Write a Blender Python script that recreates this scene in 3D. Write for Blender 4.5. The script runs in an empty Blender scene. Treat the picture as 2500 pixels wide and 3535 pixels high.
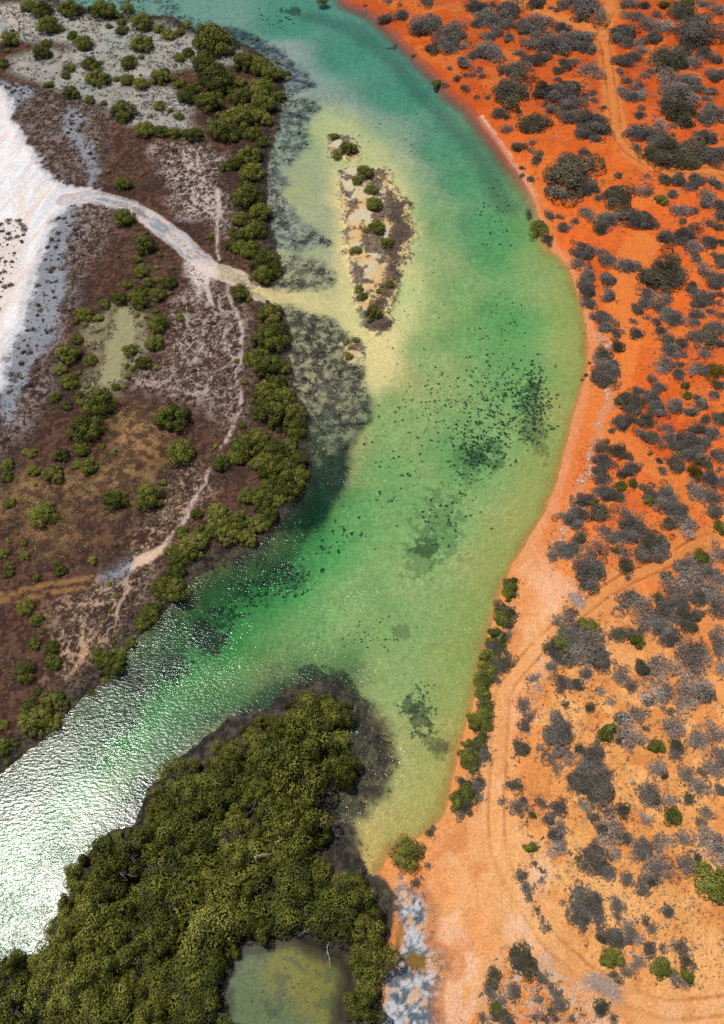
import bpy, math, random
import numpy as np

# ------------------------------------------------------------------ camera, sky, sun, exposure
sc = bpy.context.scene
PITCH = math.radians(33.0)            # view axis, measured from straight down
CAM_H = 100.0
FPX = 3188.0                          # focal length in photo pixels (photo 2500 x 3535)
cam_d = bpy.data.cameras.new("camera")
cam_d.sensor_fit = 'VERTICAL'
cam_d.angle = 2 * math.atan(1767.5 / FPX)
cam_d.clip_end = 6000
cam = bpy.data.objects.new("camera", cam_d)
cam.location = (0, 0, CAM_H)
cam.rotation_euler = (PITCH, 0, 0)
sc.collection.objects.link(cam)
sc.camera = cam

SUN = np.array([-0.316, 0.160, 0.935]); SUN /= np.linalg.norm(SUN)
elev = math.asin(SUN[2]); azim = math.atan2(SUN[0], SUN[1])
world = bpy.data.worlds.new("World"); sc.world = world
world.use_nodes = True
wn = world.node_tree.nodes
sky = wn.new("ShaderNodeTexSky"); sky.sky_type = 'NISHITA'; sky.sun_disc = False
sky.sun_elevation = elev; sky.sun_rotation = azim; sky.air_density = 1.0; sky.dust_density = 1.0
bg = wn["Background"]; bg.inputs[1].default_value = 0.07
world.node_tree.links.new(sky.outputs[0], bg.inputs[0])
sun_d = bpy.data.lights.new("sun", 'SUN'); sun_d.energy = 5.0; sun_d.angle = math.radians(0.5)
sun_d.color = (1.0, 0.96, 0.90)
sun = bpy.data.objects.new("sun", sun_d)
from mathutils import Vector
sun.rotation_euler = Vector(SUN).to_track_quat('Z', 'Y').to_euler()
sun.location = (-60, 30, 160)
sc.collection.objects.link(sun)
sc.view_settings.view_transform = 'Standard'
sc.view_settings.look = 'None'
sc.view_settings.exposure = 0.0
sc.view_settings.gamma = 1.0
sc.view_settings.use_curve_mapping = False
sc.cycles.use_denoising = False
sc.cycles.max_bounces = 6
sc.cycles.diffuse_bounces = 2
sc.cycles.glossy_bounces = 2
sc.cycles.transparent_max_bounces = 12
sc.cycles.sample_clamp_indirect = 4.0

rng = np.random.default_rng(11)
random.seed(5)

# ------------------------------------------------------------------ survey helpers: photo pixel -> point on the land
CF = np.array([0, math.sin(PITCH), -math.cos(PITCH)])
CU = np.array([0, math.cos(PITCH), math.sin(PITCH)])
def at(sx, sy, z=0.0):
    sx = np.asarray(sx, float); sy = np.asarray(sy, float)
    u = (sx - 1250) / FPX; v = -(sy - 1767.5) / FPX
    dy = CF[1] + v * CU[1]; dz = CF[2] + v * CU[2]
    t = (z - CAM_H) / dz
    return u * t, dy * t, t
def to_photo(x, y, z):
    d = y * CF[1] + (z - CAM_H) * CF[2]
    v = (y * CU[1] + (z - CAM_H) * CU[2]) / d
    return 1250 + FPX * x / d, 1767.5 - FPX * v
X0 = {'a': 0, 'b': 800, 'c': 1650}; Y0 = {'0': 0, '1': 850, '2': 1750, '3': 2635}
K = 850 / 1624.0
def src(tile, cx, cy):
    return X0[tile[0]] + cx * K, Y0[tile[1]] + cy * K
def P(*parts):
    """'a0: x,y x,y' strings -> world polygon on the ground"""
    out = []
    for s in parts:
        tile, pts = s.split(':')
        for p in pts.split():
            x, y = map(float, p.split(','))
            if tile == 'v': sx, sy = x / 0.6496, y / 0.6496      # whole-picture survey sheet
            else: sx, sy = src(tile, x, y)
            wx, wy, _ = at(sx, sy); out.append((float(wx), float(wy)))
    return np.array(out)

# ------------------------------------------------------------------ noise and distance fields
def hash2(ix, iy, seed):
    with np.errstate(over='ignore'):
        n = ix.astype(np.int64).astype(np.uint64) * np.uint64(0x9E3779B97F4A7C15) ^ (iy.astype(np.int64).astype(np.uint64) * np.uint64(0xC2B2AE3D27D4EB4F) + np.uint64(seed * 7919 + 13))
        n = (n ^ (n >> np.uint64(30))) * np.uint64(0xBF58476D1CE4E5B9)
        n = (n ^ (n >> np.uint64(27))) * np.uint64(0x94D049BB133111EB)
        return ((n ^ (n >> np.uint64(31))) & np.uint64(0xffffff)).astype(np.float64) / 16777215.0
def vnoise(x, y, seed):
    ix = np.floor(x); iy = np.floor(y); fx = x - ix; fy = y - iy
    fx = fx * fx * (3 - 2 * fx); fy = fy * fy * (3 - 2 * fy)
    a = hash2(ix, iy, seed); b = hash2(ix + 1, iy, seed); c = hash2(ix, iy + 1, seed); d = hash2(ix + 1, iy + 1, seed)
    return (a * (1 - fx) + b * fx) * (1 - fy) + (c * (1 - fx) + d * fx) * fy
def fbm(x, y, size, seed, octv=3):
    s = 0; amp = 1; tot = 0; x = np.asarray(x) / size; y = np.asarray(y) / size
    for o in range(octv):
        ca, sa = math.cos(o * 1.1 + .4), math.sin(o * 1.1 + .4)
        s = s + amp * vnoise(x * ca - y * sa + 17.3 * o, x * sa + y * ca + 9.1 * o, seed + o); tot += amp
        amp *= .55; x = x * 2.03; y = y * 2.03
    return s / tot
def sstep(a, b, x):
    t = np.clip((x - a) / (b - a), 0, 1); return t * t * (3 - 2 * t)
GS = 0.5; GX0, GX1, GY0, GY1 = -105.0, 105.0, -30.0, 235.0
NX = int((GX1 - GX0) / GS) + 1; NY = int((GY1 - GY0) / GS) + 1
def _grid(poly, pad):
    x0 = max(0, int((poly[:, 0].min() - pad - GX0) / GS)); x1 = min(NX, int((poly[:, 0].max() + pad - GX0) / GS) + 2)
    y0 = max(0, int((poly[:, 1].min() - pad - GY0) / GS)); y1 = min(NY, int((poly[:, 1].max() + pad - GY0) / GS) + 2)
    return x0, x1, y0, y1
def _segdist(px, py, a, b):
    dx, dy = b - a; L = dx * dx + dy * dy + 1e-9
    t = np.clip(((px - a[0]) * dx + (py - a[1]) * dy) / L, 0, 1)
    return (px - a[0] - t * dx) ** 2 + (py - a[1] - t * dy) ** 2
FIELD = {}
def area(name, poly, pad=14.0):
    f = np.full((NY, NX), -float(pad)); x0, x1, y0, y1 = _grid(poly, pad)
    px = (GX0 + GS * np.arange(x0, x1))[None, :]; py = (GY0 + GS * np.arange(y0, y1))[:, None]
    d2 = np.full((y1 - y0, x1 - x0), 1e9); ins = np.zeros((y1 - y0, x1 - x0), bool)
    for i in range(len(poly)):
        a = poly[i]; b = poly[(i + 1) % len(poly)]
        d2 = np.minimum(d2, _segdist(px, py, a, b))
        if a[1] != b[1]:
            ins ^= ((a[1] > py) != (b[1] > py)) & (px < (b[0] - a[0]) * (py - a[1]) / (b[1] - a[1]) + a[0])
    d = np.sqrt(d2); f[y0:y1, x0:x1] = np.maximum(np.where(ins, d, -d), -pad); FIELD[name] = f
def line(name, poly, pad=8.0):
    """distance to a polyline (name) and distance along it (name + '_run')"""
    f = np.full((NY, NX), float(pad)); g = np.zeros((NY, NX)); x0, x1, y0, y1 = _grid(poly, pad)
    px = (GX0 + GS * np.arange(x0, x1))[None, :]; py = (GY0 + GS * np.arange(y0, y1))[:, None]
    d2 = np.full((y1 - y0, x1 - x0), float(pad * pad)); run = np.zeros((y1 - y0, x1 - x0)); L0 = 0.0
    for i in range(len(poly) - 1):
        a, b = poly[i], poly[i + 1]; e = b - a; L = math.hypot(*e)
        q = _segdist(px, py, a, b); t = np.clip(((px - a[0]) * e[0] + (py - a[1]) * e[1]) / (L * L + 1e-9), 0, 1) * L + L0
        run = np.where(q < d2, t, run); d2 = np.minimum(d2, q); L0 += L
    f[y0:y1, x0:x1] = np.sqrt(d2); g[y0:y1, x0:x1] = run; FIELD[name] = f; FIELD[name + '_run'] = g
def samp(f, x, y):
    if isinstance(f, str): f = FIELD[f]
    gx = np.clip((x - GX0) / GS, 0, NX - 1.001); gy = np.clip((y - GY0) / GS, 0, NY - 1.001)
    ix = gx.astype(int); iy = gy.astype(int); fx = gx - ix; fy = gy - iy
    return (f[iy, ix] * (1 - fx) + f[iy, ix + 1] * fx) * (1 - fy) + (f[iy + 1, ix] * (1 - fx) + f[iy + 1, ix + 1] * fx) * fy

# ------------------------------------------------------------------ survey of the land (outlines)
right_shore = ("v: 745,-60 775,3 830,25 880,70 915,105 950,140 985,175 1005,205 1035,225 1060,250 1085,285 1105,310 1130,345 1160,385 1185,420 "
  "1203,460 1212,495 1218,535 1232,562 1257,577 1277,602 1290,632 1299,667 1308,702 1317,735 1320,775 1317,820 1308,860 1294,905 1282,950 1271,1000 "
  "1257,1050 1243,1100 1226,1145 1205,1180 1176,1225 1151,1262 1140,1290 1125,1322 1110,1370 1100,1410 1087,1460 1076,1520 1064,1580 1047,1622 "
  "1031,1670 1020,1730 1006,1790 1000,1822 985,1845 965,1862 940,1880 905,1890 875,1915 858,1945 848,1965")
left_side = ("v: 828,1962 815,1930 790,1890 760,1850 745,1800 770,1740 775,1680 765,1620 790,1570 760,1535 700,1530 640,1545 580,1590 520,1610 460,1650 "
  "400,1700 340,1760 320,1800 300,1850 250,1865 215,1885 180,1930 150,1960 165,2000 140,2030 115,2060 120,2100 100,2140 60,2160 0,2160 -160,2180 -160,1760 "
  "-40,1760 0,1735 50,1700 110,1640 160,1592 215,1540 262,1500 300,1440 340,1398 400,1338 440,1290 500,1265 560,1235 615,1195 650,1140 690,1095 702,1045 "
  "695,1000 690,930 660,870 650,800 655,750 640,700 600,665 560,648 590,640 620,640 628,590 612,520 600,450 603,380 612,320 628,260 640,200 625,150 560,105 500,80 "
  "430,62 390,35 250,30 150,10 60,-60")
area('water', P(right_shore, left_side), 30)
area('right', P(right_shore, "v: 870,1975 890,2010 880,2080 860,2180 850,2400 2400,2500 2600,-200 700,-200"), 30)
line('shore', P(right_shore), 14)
area('islet', np.vstack([P("v: 738,305 765,300 800,318 808,345 800,362 770,360 742,345")]))
area('island', P("b0: 690,1130 760,1110 830,1090 930,1100 1040,1110 1060,1200 1100,1290 1190,1340 1160,1420 1210,1520 1170,1600 1170,1720",
                 "b1: 1165,60 1110,150 1105,250 1080,350 1030,440 1060,490 1020,560 960,570 890,540 860,440 800,370 790,300 770,240 760,130 740,80",
                 "b0: 720,1600 710,1520 730,1400 680,1330 690,1220"))
area('sandspit', P("b1: 1150,60 1260,200 1250,400 1220,520 1160,640 1100,760 1050,860 940,960 870,860 880,760 860,680 760,520 720,400 740,300 690,100 760,130 800,370 880,550 1000,570 1060,470 1100,200"))
area('island_mat', P('b0: 1040,1330 1190,1335 1165,1420 1150,1500 1175,1600 1165,1720', 'b1: 1115,150 1105,250 1080,350 1035,440 1060,485 1020,560 890,540 865,450 960,350 1010,200 1040,100', 'b0: 1010,1640 1040,1600 1050,1450'))
area('islet_south', P("b1: 715,640 740,600 800,600 860,625 870,690 880,740 840,775 760,775 720,740"))
area('forest', P("b2: 545,1190 640,1170 720,1110 800,1200 900,1300 1000,1400 1050,1600 1000,1720 ", "b3: 880,150 700,300 800,400 850,560 860,690 960,780 1000,900 1070,1000 1075,1120 1040,1300 1000,1400 990,1560 985,1760 ",
                "b3: 700,1900", "a3: -300,1900 -300,1300", "a3: 0,1290 260,1270 320,1120 340,900 430,700 600,480 920,440 930,330 960,220 1100,40", "a2: 1300,1640 1500,1510", "b2: 0,1480 200,1390 420,1240"))
area('pool', P("b3: -130,1420 -40,1340 60,1230 110,1165 230,1190 400,1150 560,1210 700,1290 760,1450 700,1580 715,1900", "a3: 1450,1900 1430,1720 1460,1540"))
area('pond', P("a1: 770,395 860,395 885,520 875,620 810,700 785,780 805,880 760,915 640,915 650,820 700,740 695,640 735,530"))
area('pond_flat', P("a1: 560,540 640,500 750,385 880,400 965,470 970,700 820,890 790,985 600,1000 540,960 600,800 640,740 550,640"))
area('mud_dark', P("b1: 880,990 930,1000 890,1120 830,1240 800,1330 750,1450 730,1560 620,1700 560,1780", "b2: 330,160 150,270 0,400 0,300 200,210 330,80", "b1: 380,1700 540,1480 640,1360 780,1250 830,1160 800,1050"))
area('mud_roots', P("b1: 340,360 520,430 660,480 740,540 800,640 740,760 860,800 870,960 900,1000 870,1120 800,1250 640,1380 540,1470 480,1250 440,1100 380,900 390,700 340,560"))
area('flats', P('v: 600,330 690,270 760,290 765,380 760,480 780,600 800,690 845,755 815,830 790,900 700,880 650,760 630,660 610,500'))
area('bar', P('v: 700,240 770,250 850,300 915,380 945,460 958,560 945,650 915,740 890,820 850,880 800,860 790,780 720,730 640,680 600,660 600,640 700,650 760,640 790,560 780,420 750,330 700,290'))
area('roots_mid', P("b1: 320,110 420,60 560,90 680,180 640,260 500,290 330,290 250,270"))
area('roots_up', P("b0: 120,1180 260,1100 300,900 250,800 340,640 560,650 580,700 480,800 500,920 420,1040 330,1150 390,1200 300,1260 420,1420 560,1520 650,1600 480,1640 250,1624 230,1480 260,1350"))
area('roots_top', P("b0: -60,160 60,180 200,250 330,340 440,420 510,480 540,560 420,600 340,590 330,480 200,380 0,330 -100,260"))
area('fringe', P("b2: 480,1200 560,1110 740,1100 830,1210 920,1300 1000,1420 1060,1600 1090,1720", "b3: 1060,40 960,160 1000,200 860,260 880,320 740,340 820,440 860,560 850,700 640,680 500,350 600,100", "b2: 700,1500"))
area('fringe_west', P("b2: 560,1110 480,1140 300,1170 120,1290 0,1390", "a2: 1480,1480 1300,1620 1250,1720", "a3: 1080,0 940,120 860,200 700,370 640,430 800,450 920,430 930,330 960,220 1100,40", "b2: 0,1500 300,1330 540,1200"))
area('salt', P("a0: -200,560 0,590 60,680 90,800 140,860 180,950 230,1050 290,1110 340,1190 420,1245 520,1262 610,1275 560,1320 440,1385 360,1435 320,1500 290,1600 270,1720",
               "a1: 240,180 190,300 150,440 130,550 60,700 20,900 0,960 -200,1100"))
line('salt_track', P("a0: 430,1330 600,1310 760,1335 900,1395 1040,1485 1150,1565 1250,1655 1330,1720", "a1: 1310,90 1390,165 1480,190 1560,225 1624,265", "b1: 40,230 110,275 200,315 330,345 450,350 560,380"))
area('saltpatch', P('a0: -60,1480 100,1470 160,1490 150,1620 130,1720', 'a1: 140,80 110,200 60,300 20,420 -60,450'))
area('salt_fan', P("a1: 1235,110 1340,90 1420,160 1440,230 1370,260 1310,310 1270,240 1220,190"))
area('blue1', P("a0: -40,530 100,565 205,605 210,650 110,690 90,770 60,680 20,600"))
area('blue2', P("a0: 460,715 560,800 490,850 510,925 580,935 635,1050 645,1150 600,1230 595,1100 540,1010 480,950 425,860"))
area('blue3', P("a0: 360,1440 490,1375 475,1500 435,1600 425,1720", "a1: 440,150 420,300 385,450 365,600 270,720 190,800 170,900 110,1050 60,1190 10,1020 30,880 110,650 160,480 200,300 285,30"))
area('blue4', P("a2: 690,470 760,405 870,345 890,395 770,470"))
area('sparse1', P("a0: 1030,1000 1130,950 1350,980 1450,1050 1400,1200 1500,1400 1500,1550 1380,1420 1200,1440 1150,1250 1050,1120"))
area('sparse2', P("a1: 1240,300 1400,270 1530,330 1620,550 1620,900 1600,1100 1530,1220 1400,1050 1150,980 950,960 860,900 1100,830 1150,620 1120,420"))
area('sparse3', P("a1: 1200,1480 1330,1450 1400,1560 1300,1720", "a2: 1240,60 1100,230 1000,420 1000,700 900,900 640,1100 480,1350 420,1200 400,1000 360,800 380,620 620,560 700,470 870,400 880,250 1000,90 1080,20"))
area('sparse4', P("a0: 110,660 230,600 420,640 650,720 700,880 680,1000 640,1200 360,1200 240,1050 180,900"))
area('sparse5', P("a0: 480,1380 700,1370 740,1480 690,1600 660,1720", "a1: 520,150 460,420 420,560 360,800 300,1000 120,1250 0,1350 0,1200 60,1190 170,900 270,720 370,600 440,200"))
area('grass1', P("a1: 720,1120 900,1080 1060,1120 1080,1330 980,1500 900,1600 880,1720", "a2: 660,20 300,100 100,80 0,60", "a1: 0,1624 150,1560 180,1480 400,1550 560,1500 700,1450 740,1300"))
area('grass2', P("a2: 150,170 330,120 520,120 620,220 480,280 300,330 120,280"))
area('flat_top', P("a0: -100,50 160,40 300,20 620,-40 1100,-60 1250,90 1500,190 1700,240 1530,420 1200,450 1000,500 750,600 550,640 300,560 100,480 80,400 250,340 500,340 480,290 130,270 -100,240"))
area('flat_top2', P("a0: 560,640 750,590 1100,590 1250,720 1230,800 1300,880 1000,820 860,830 700,720"))
line('path1', P("a1: 1495,265 1530,370 1580,480 1610,570 1590,680 1580,800 1558,850 1600,960 1580,1060 1550,1150 1530,1220 1480,1310 1440,1390 1380,1480 1350,1590 1270,1700", "a2: 1210,110 1130,200 1070,260 960,310 880,350"))
area('path_wide', P("a2: 1125,262 1060,262 980,300 880,340 860,420 960,380 1080,310"))
line('path2', P("a2: 865,410 845,480 838,580 780,660 772,770"))
line('path3', P("a2: 550,800 545,960 490,1060 430,1140"))
line('path4', P("a0: 1440,1250 1430,1330 1440,1430 1435,1560 1445,1720", "a1: 1445,80"))
line('path5', P("a1: 1360,250 1390,350 1400,400"))
line('path6', P("a1: 1590,690 1500,800 1400,840 1260,880 1150,920"))
line('path7', P('a1: 1600,960 1520,1040 1480,1120 1470,1200'))
line('path8', P('a1: 1470,300 1440,420 1500,520 1480,640 1540,760'))
line('path9', P('a1: 1330,300 1300,420 1350,560 1320,700 1250,800'))
line('path10', P('a0: 1330,970 1290,1060 1240,1130 1220,1230', 'a0: 1300,1330 1400,1420 1440,1500'))
line('path11', P('a2: 700,720 640,860 600,900', 'a2: 850,860 780,930 700,960'))
line('oldtrack', P("a2: -100,600 0,580 150,550 300,520 450,490 600,460"))
line('oldtrack2', P("a2: -100,640 0,622 150,600 260,590 420,560 550,530"))
# right bank
line('trackA', P("b0: 1400,-80", "c0: 60,-60 150,0 300,60 450,110 600,170 740,210 815,270 840,340 855,450 870,560 890,700 910,850 930,950 1000,1030 1100,1095 1250,1135 1400,1150 1624,1160 1900,1165"))
line('trackB', P("c0: 840,-90 880,0 880,80 830,160 812,250"))
line('bareC', P("c1: 1080,0 1000,140 960,330 960,560 920,760 850,950 800,1150"))
line('trackD', P("c1: 870,1265 1000,1320 1100,1450 1250,1540 1400,1650 1560,1740", "c2: 1600,60"))
line('trackE', P("c2: 1800,150 1624,200 1450,255 1250,370 1000,475 850,565 700,680 560,790 440,890 330,1010 220,1130 165,1250 150,1450 135,1720"))
line('trackF', P("c2: 880,890 920,970 1050,990 1200,980 1300,1040 1450,1130 1624,1170"))
line('trackG', P("c2: 1260,950 1330,850 1500,800 1624,780"))
line('trackI', P("c2: 140,1700", "c3: 122,180 120,430 138,590 185,720 245,830 330,965 430,1120 490,1205 600,1290 720,1400 860,1470 1000,1560 1250,1640 1624,1600 1900,1540"))
line('rutJ', P("c3: -200,960 0,970 80,985 200,1050", ))
line('rutK', P("c3: 130,1235 250,1210 400,1200 490,1215"))
line('strandline', P("c0: 20,780 90,900 170,1000 230,1090 310,1180 360,1280 380,1390", "c1: 490,0 560,70 620,180 680,300 710,430 740,560 770,680 770,800 740,900 700,1020 650,1120 620,1250 590,1400 540,1560 500,1720", "c2: 440,60 380,200 320,330 270,440"))
area('beach', P("c1: 720,480 770,600 800,760 770,900 840,960 880,1060 800,1200 760,1300 740,1450 680,1600 600,1720", "c2: 560,60 480,200 470,380 600,500 640,560 590,620 480,740 470,860 430,1000 340,1120 260,1300 200,1500 170,1720", "c3: 180,300 300,470 420,700 420,900 480,1120 600,1250 800,1380 1000,1520 1200,1620 1624,1560 2000,1500 2000,1900 900,1900 700,1550 550,1450 400,1250 200,1240 80,1350 60,1500 60,1900", "b3: 1360,1900 1340,1560 1390,1290 1310,1200 1320,950 1250,830 1330,480", "b3: 1430,330 1520,380 1624,280", "c2: 100,1200 230,1080 240,500 170,460 250,330 400,60", "c1: 440,1720 520,1500 600,1300 650,1080 720,900 760,760 740,620 690,480"))
area('bluestrip', P("b3: 1130,815 1250,825 1310,930 1315,1200 1390,1290 1380,1400 1345,1560 1370,1900 980,1900 1010,1420 1110,1380 1080,1300 1130,1150 1110,980"))
area('greenpool', P("b3: 1115,1290 1200,1250 1290,1280 1275,1345 1230,1365 1290,1370 1290,1410 1260,1420 1255,1365 1190,1365"))
area('greenpool2', P("b3: 1095,1040 1135,1040 1125,1180 1090,1280 1070,1260"))
area('gravel1', P("c3: 680,1455 760,1385 850,1430 965,1540 940,1592 800,1540 700,1490"))
area('gravel2', P("c2: 580,580 640,570 715,640 700,690 640,670 590,620"))
line('rubble1', P("c1: 800,590 840,640 850,660", "c1: 860,1040 800,1180 790,1240 760,1350 735,1480 700,1560", "c2: 640,0 590,90 560,190 500,290 480,340"))
line('rubble2', P("c2: 470,990 430,1090 390,1180 370,1300 350,1400"))
area('debris1', P("c3: 180,160 300,180 400,250 480,420 560,600 640,760 720,820 900,820 1100,850 1250,800 1624,900 1624,1500 1400,1500 1200,1480 900,1420 760,1300 620,1100 500,800 420,560 300,380 180,330"))
area('debris2', P("c3: 200,1240 420,1270 560,1450 700,1560 880,1720 60,1720 70,1500 160,1320"))
area('debris3', P("c2: 500,720 700,700 860,760 900,1050 800,1250 600,1350 400,1400 330,1600 350,1720 200,1720 240,1400 350,1150 450,1000"))
area('debris4', P("c1: 640,1300 740,1280 760,1420 680,1620 570,1720 520,1720 580,1520"))
area('pale_right', P("c2: 180,700 500,620 700,860 1000,960 1300,1000 1624,950 2200,900", "c3: 2200,2000 -400,2000", "b3: 1300,1900 1200,700 1430,340"), 40)
line('darkband', P("b0: 500,60 800,150 950,270 1100,400 1200,530 1330,680 1450,800 1560,900 1650,1000", "c0: 120,1170 200,1330"))

# depths of the creek (survey points: photo sheet x, y, metres)
DEP = np.array([float(t) for t in """1080 500 1.6 1110 560 1.65 1030 400 1.55 1000 330 1.5 900 200 1.5 780 110 1.4 640 40 1.3 520 25 .6 1130 700 1.6 1150 800 1.3 1180 870 1.3
1050 750 1.3 985 600 .7 930 500 .25 905 420 .25 850 330 .25 780 260 .3 950 600 .35 890 360 .3 930 700 .3 720 260 .35 700 400 .14 680 500 .12 860 760 .1 880 820 .15 950 800 .8 900 950 1.0 1050 1000 1.25 850 1050 1.3
800 1130 1.8 900 1150 1.25 1000 1200 1.3 700 1200 2.4 600 1300 2.8 450 1420 3.2 330 1530 3.3 200 1650 3.4 60 1800 3.3 0 2000 3.0 400 1600 2.2 500 1550 1.7 700 1400 1.4 850 1350 1.05
950 1350 .9 1050 1250 .6 1150 1150 .6 1200 1050 .65 1250 900 .55 1280 780 .55 1250 650 .65 1200 580 .8 1000 1450 .75 950 1550 .7 880 1500 .75 980 1650 .5 930 1750 .45 900 1850 .35
820 1400 1.0 760 1460 1.1 740 900 .08 750 1000 .1 770 1050 .5 690 850 .05 700 700 .12 640 650 .08 660 480 .1 640 450 .08 660 200 .12 640 120 .15 830 1650 .12 780 1780 .12 820 1880 .1
880 1700 .3 700 250 .25 730 600 .12 810 800 .1 600 1550 .6 300 1770 .7 250 1830 .6 900 600 .25 940 650 .5 960 700 .8 1100 300 1.2 1040 250 1.1 920 120 1.2 870 300 .45 950 400 .6 1000 500 1.0 985 440 .8
1020 650 1.0 840 600 .1 870 500 .1""".split()]).reshape(-1, 3)
gx = (GX0 + GS * np.arange(NX))[None, :]; gy = (GY0 + GS * np.arange(NY))[:, None]
num = np.zeros((NY, NX)); den = np.zeros((NY, NX))
for px, py, d in DEP:
    wx, wy, _ = at(px / .6496, py / .6496)
    w = 1.0 / (((gx - wx) ** 2 + (gy - wy) ** 2) + 4.0) ** 1.9
    num += w * d; den += w
FIELD['depth'] = num / den

def warp(x, y, a=.55):
    a = a * (.35 + .65 * sstep(0, 6, np.abs(samp('right', x, y))))
    return (x + a * (fbm(x, y, 3.1, 3, 3) - .5) * 2.0, y + a * (fbm(x, y, 3.1, 41, 3) - .5) * 2.0)
TRACKS = ('trackA', 'trackB', 'trackE', 'trackI')
def height(x, y):
    x = np.asarray(x, float); y = np.asarray(y, float)
    wx, wy = warp(x, y)
    sw = samp('water', wx, wy); rt = sstep(-1, 1, samp('right', wx, wy)); sh = np.abs(samp('right', wx, wy))
    n = fbm(x, y, 9, 7, 3) - .5; n2 = fbm(x, y, 1.4, 8, 3) - .5
    left = .06 + .22 * sstep(0, 3, -sw) + .10 * n + .07 * n2
    right = .05 * np.minimum(sh, 3) + .03 + .55 * sstep(3, 8, sh) + sstep(4, 12, sh) * (1.0 * n + .38 * n2) + .05 * n2 * sstep(.5, 2, sh)
    flat = np.maximum(samp('flat_top', wx, wy), samp('flat_top2', wx, wy))
    left = left * (1 - .8 * sstep(-1, 2, flat))
    h = left * (1 - rt) + right * rt
    h = h - .10 * sstep(1.6, .6, np.abs(samp('salt_track', wx, wy)))
    for t in TRACKS:
        d = samp(t, x, y); tr = sstep(1.9, 1.1, d)
        h = h - tr * .06 - .07 * sstep(.28, .08, np.abs(d - .8)) + .03 * sstep(.2, .05, np.abs(d - 1.15))
    # bed
    dep = samp('depth', wx, wy) * (1 + .25 * (fbm(x, y, 5, 15, 2) - .5)) + .05 * n2
    steep = .22 + .5 * (1 - rt)
    bed = -np.maximum(np.minimum(dep, .03 + steep * np.maximum(sw, 0)), .02)
    h = np.where(sw > 0, bed, h)
    for isl, top in (('islet', .12), ('island', .26), ('islet_south', .12)):
        d = samp(isl, wx, wy) - .6 + 2.6 * n2 + .8 * (fbm(x, y, .9, 66, 2) - .5); h = np.where(d > -.7, np.maximum(h, np.minimum(top, -.06 + .10 * (d + .7)) + .05 * n2), h)
    d = samp('fringe', wx, wy); h = np.where((d > 0) & (sw > 0), np.maximum(h, -.05 - .03 * n2 - .0 * d), h)
    for pl, dp in (('pool', .35), ('pond', .14), ('greenpool', .12), ('greenpool2', .12)):
        d = samp(pl, wx, wy); h = np.where(d > -.4, np.minimum(h, -np.minimum(dp, .25 * (d + .15))), h)
    return h

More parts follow.
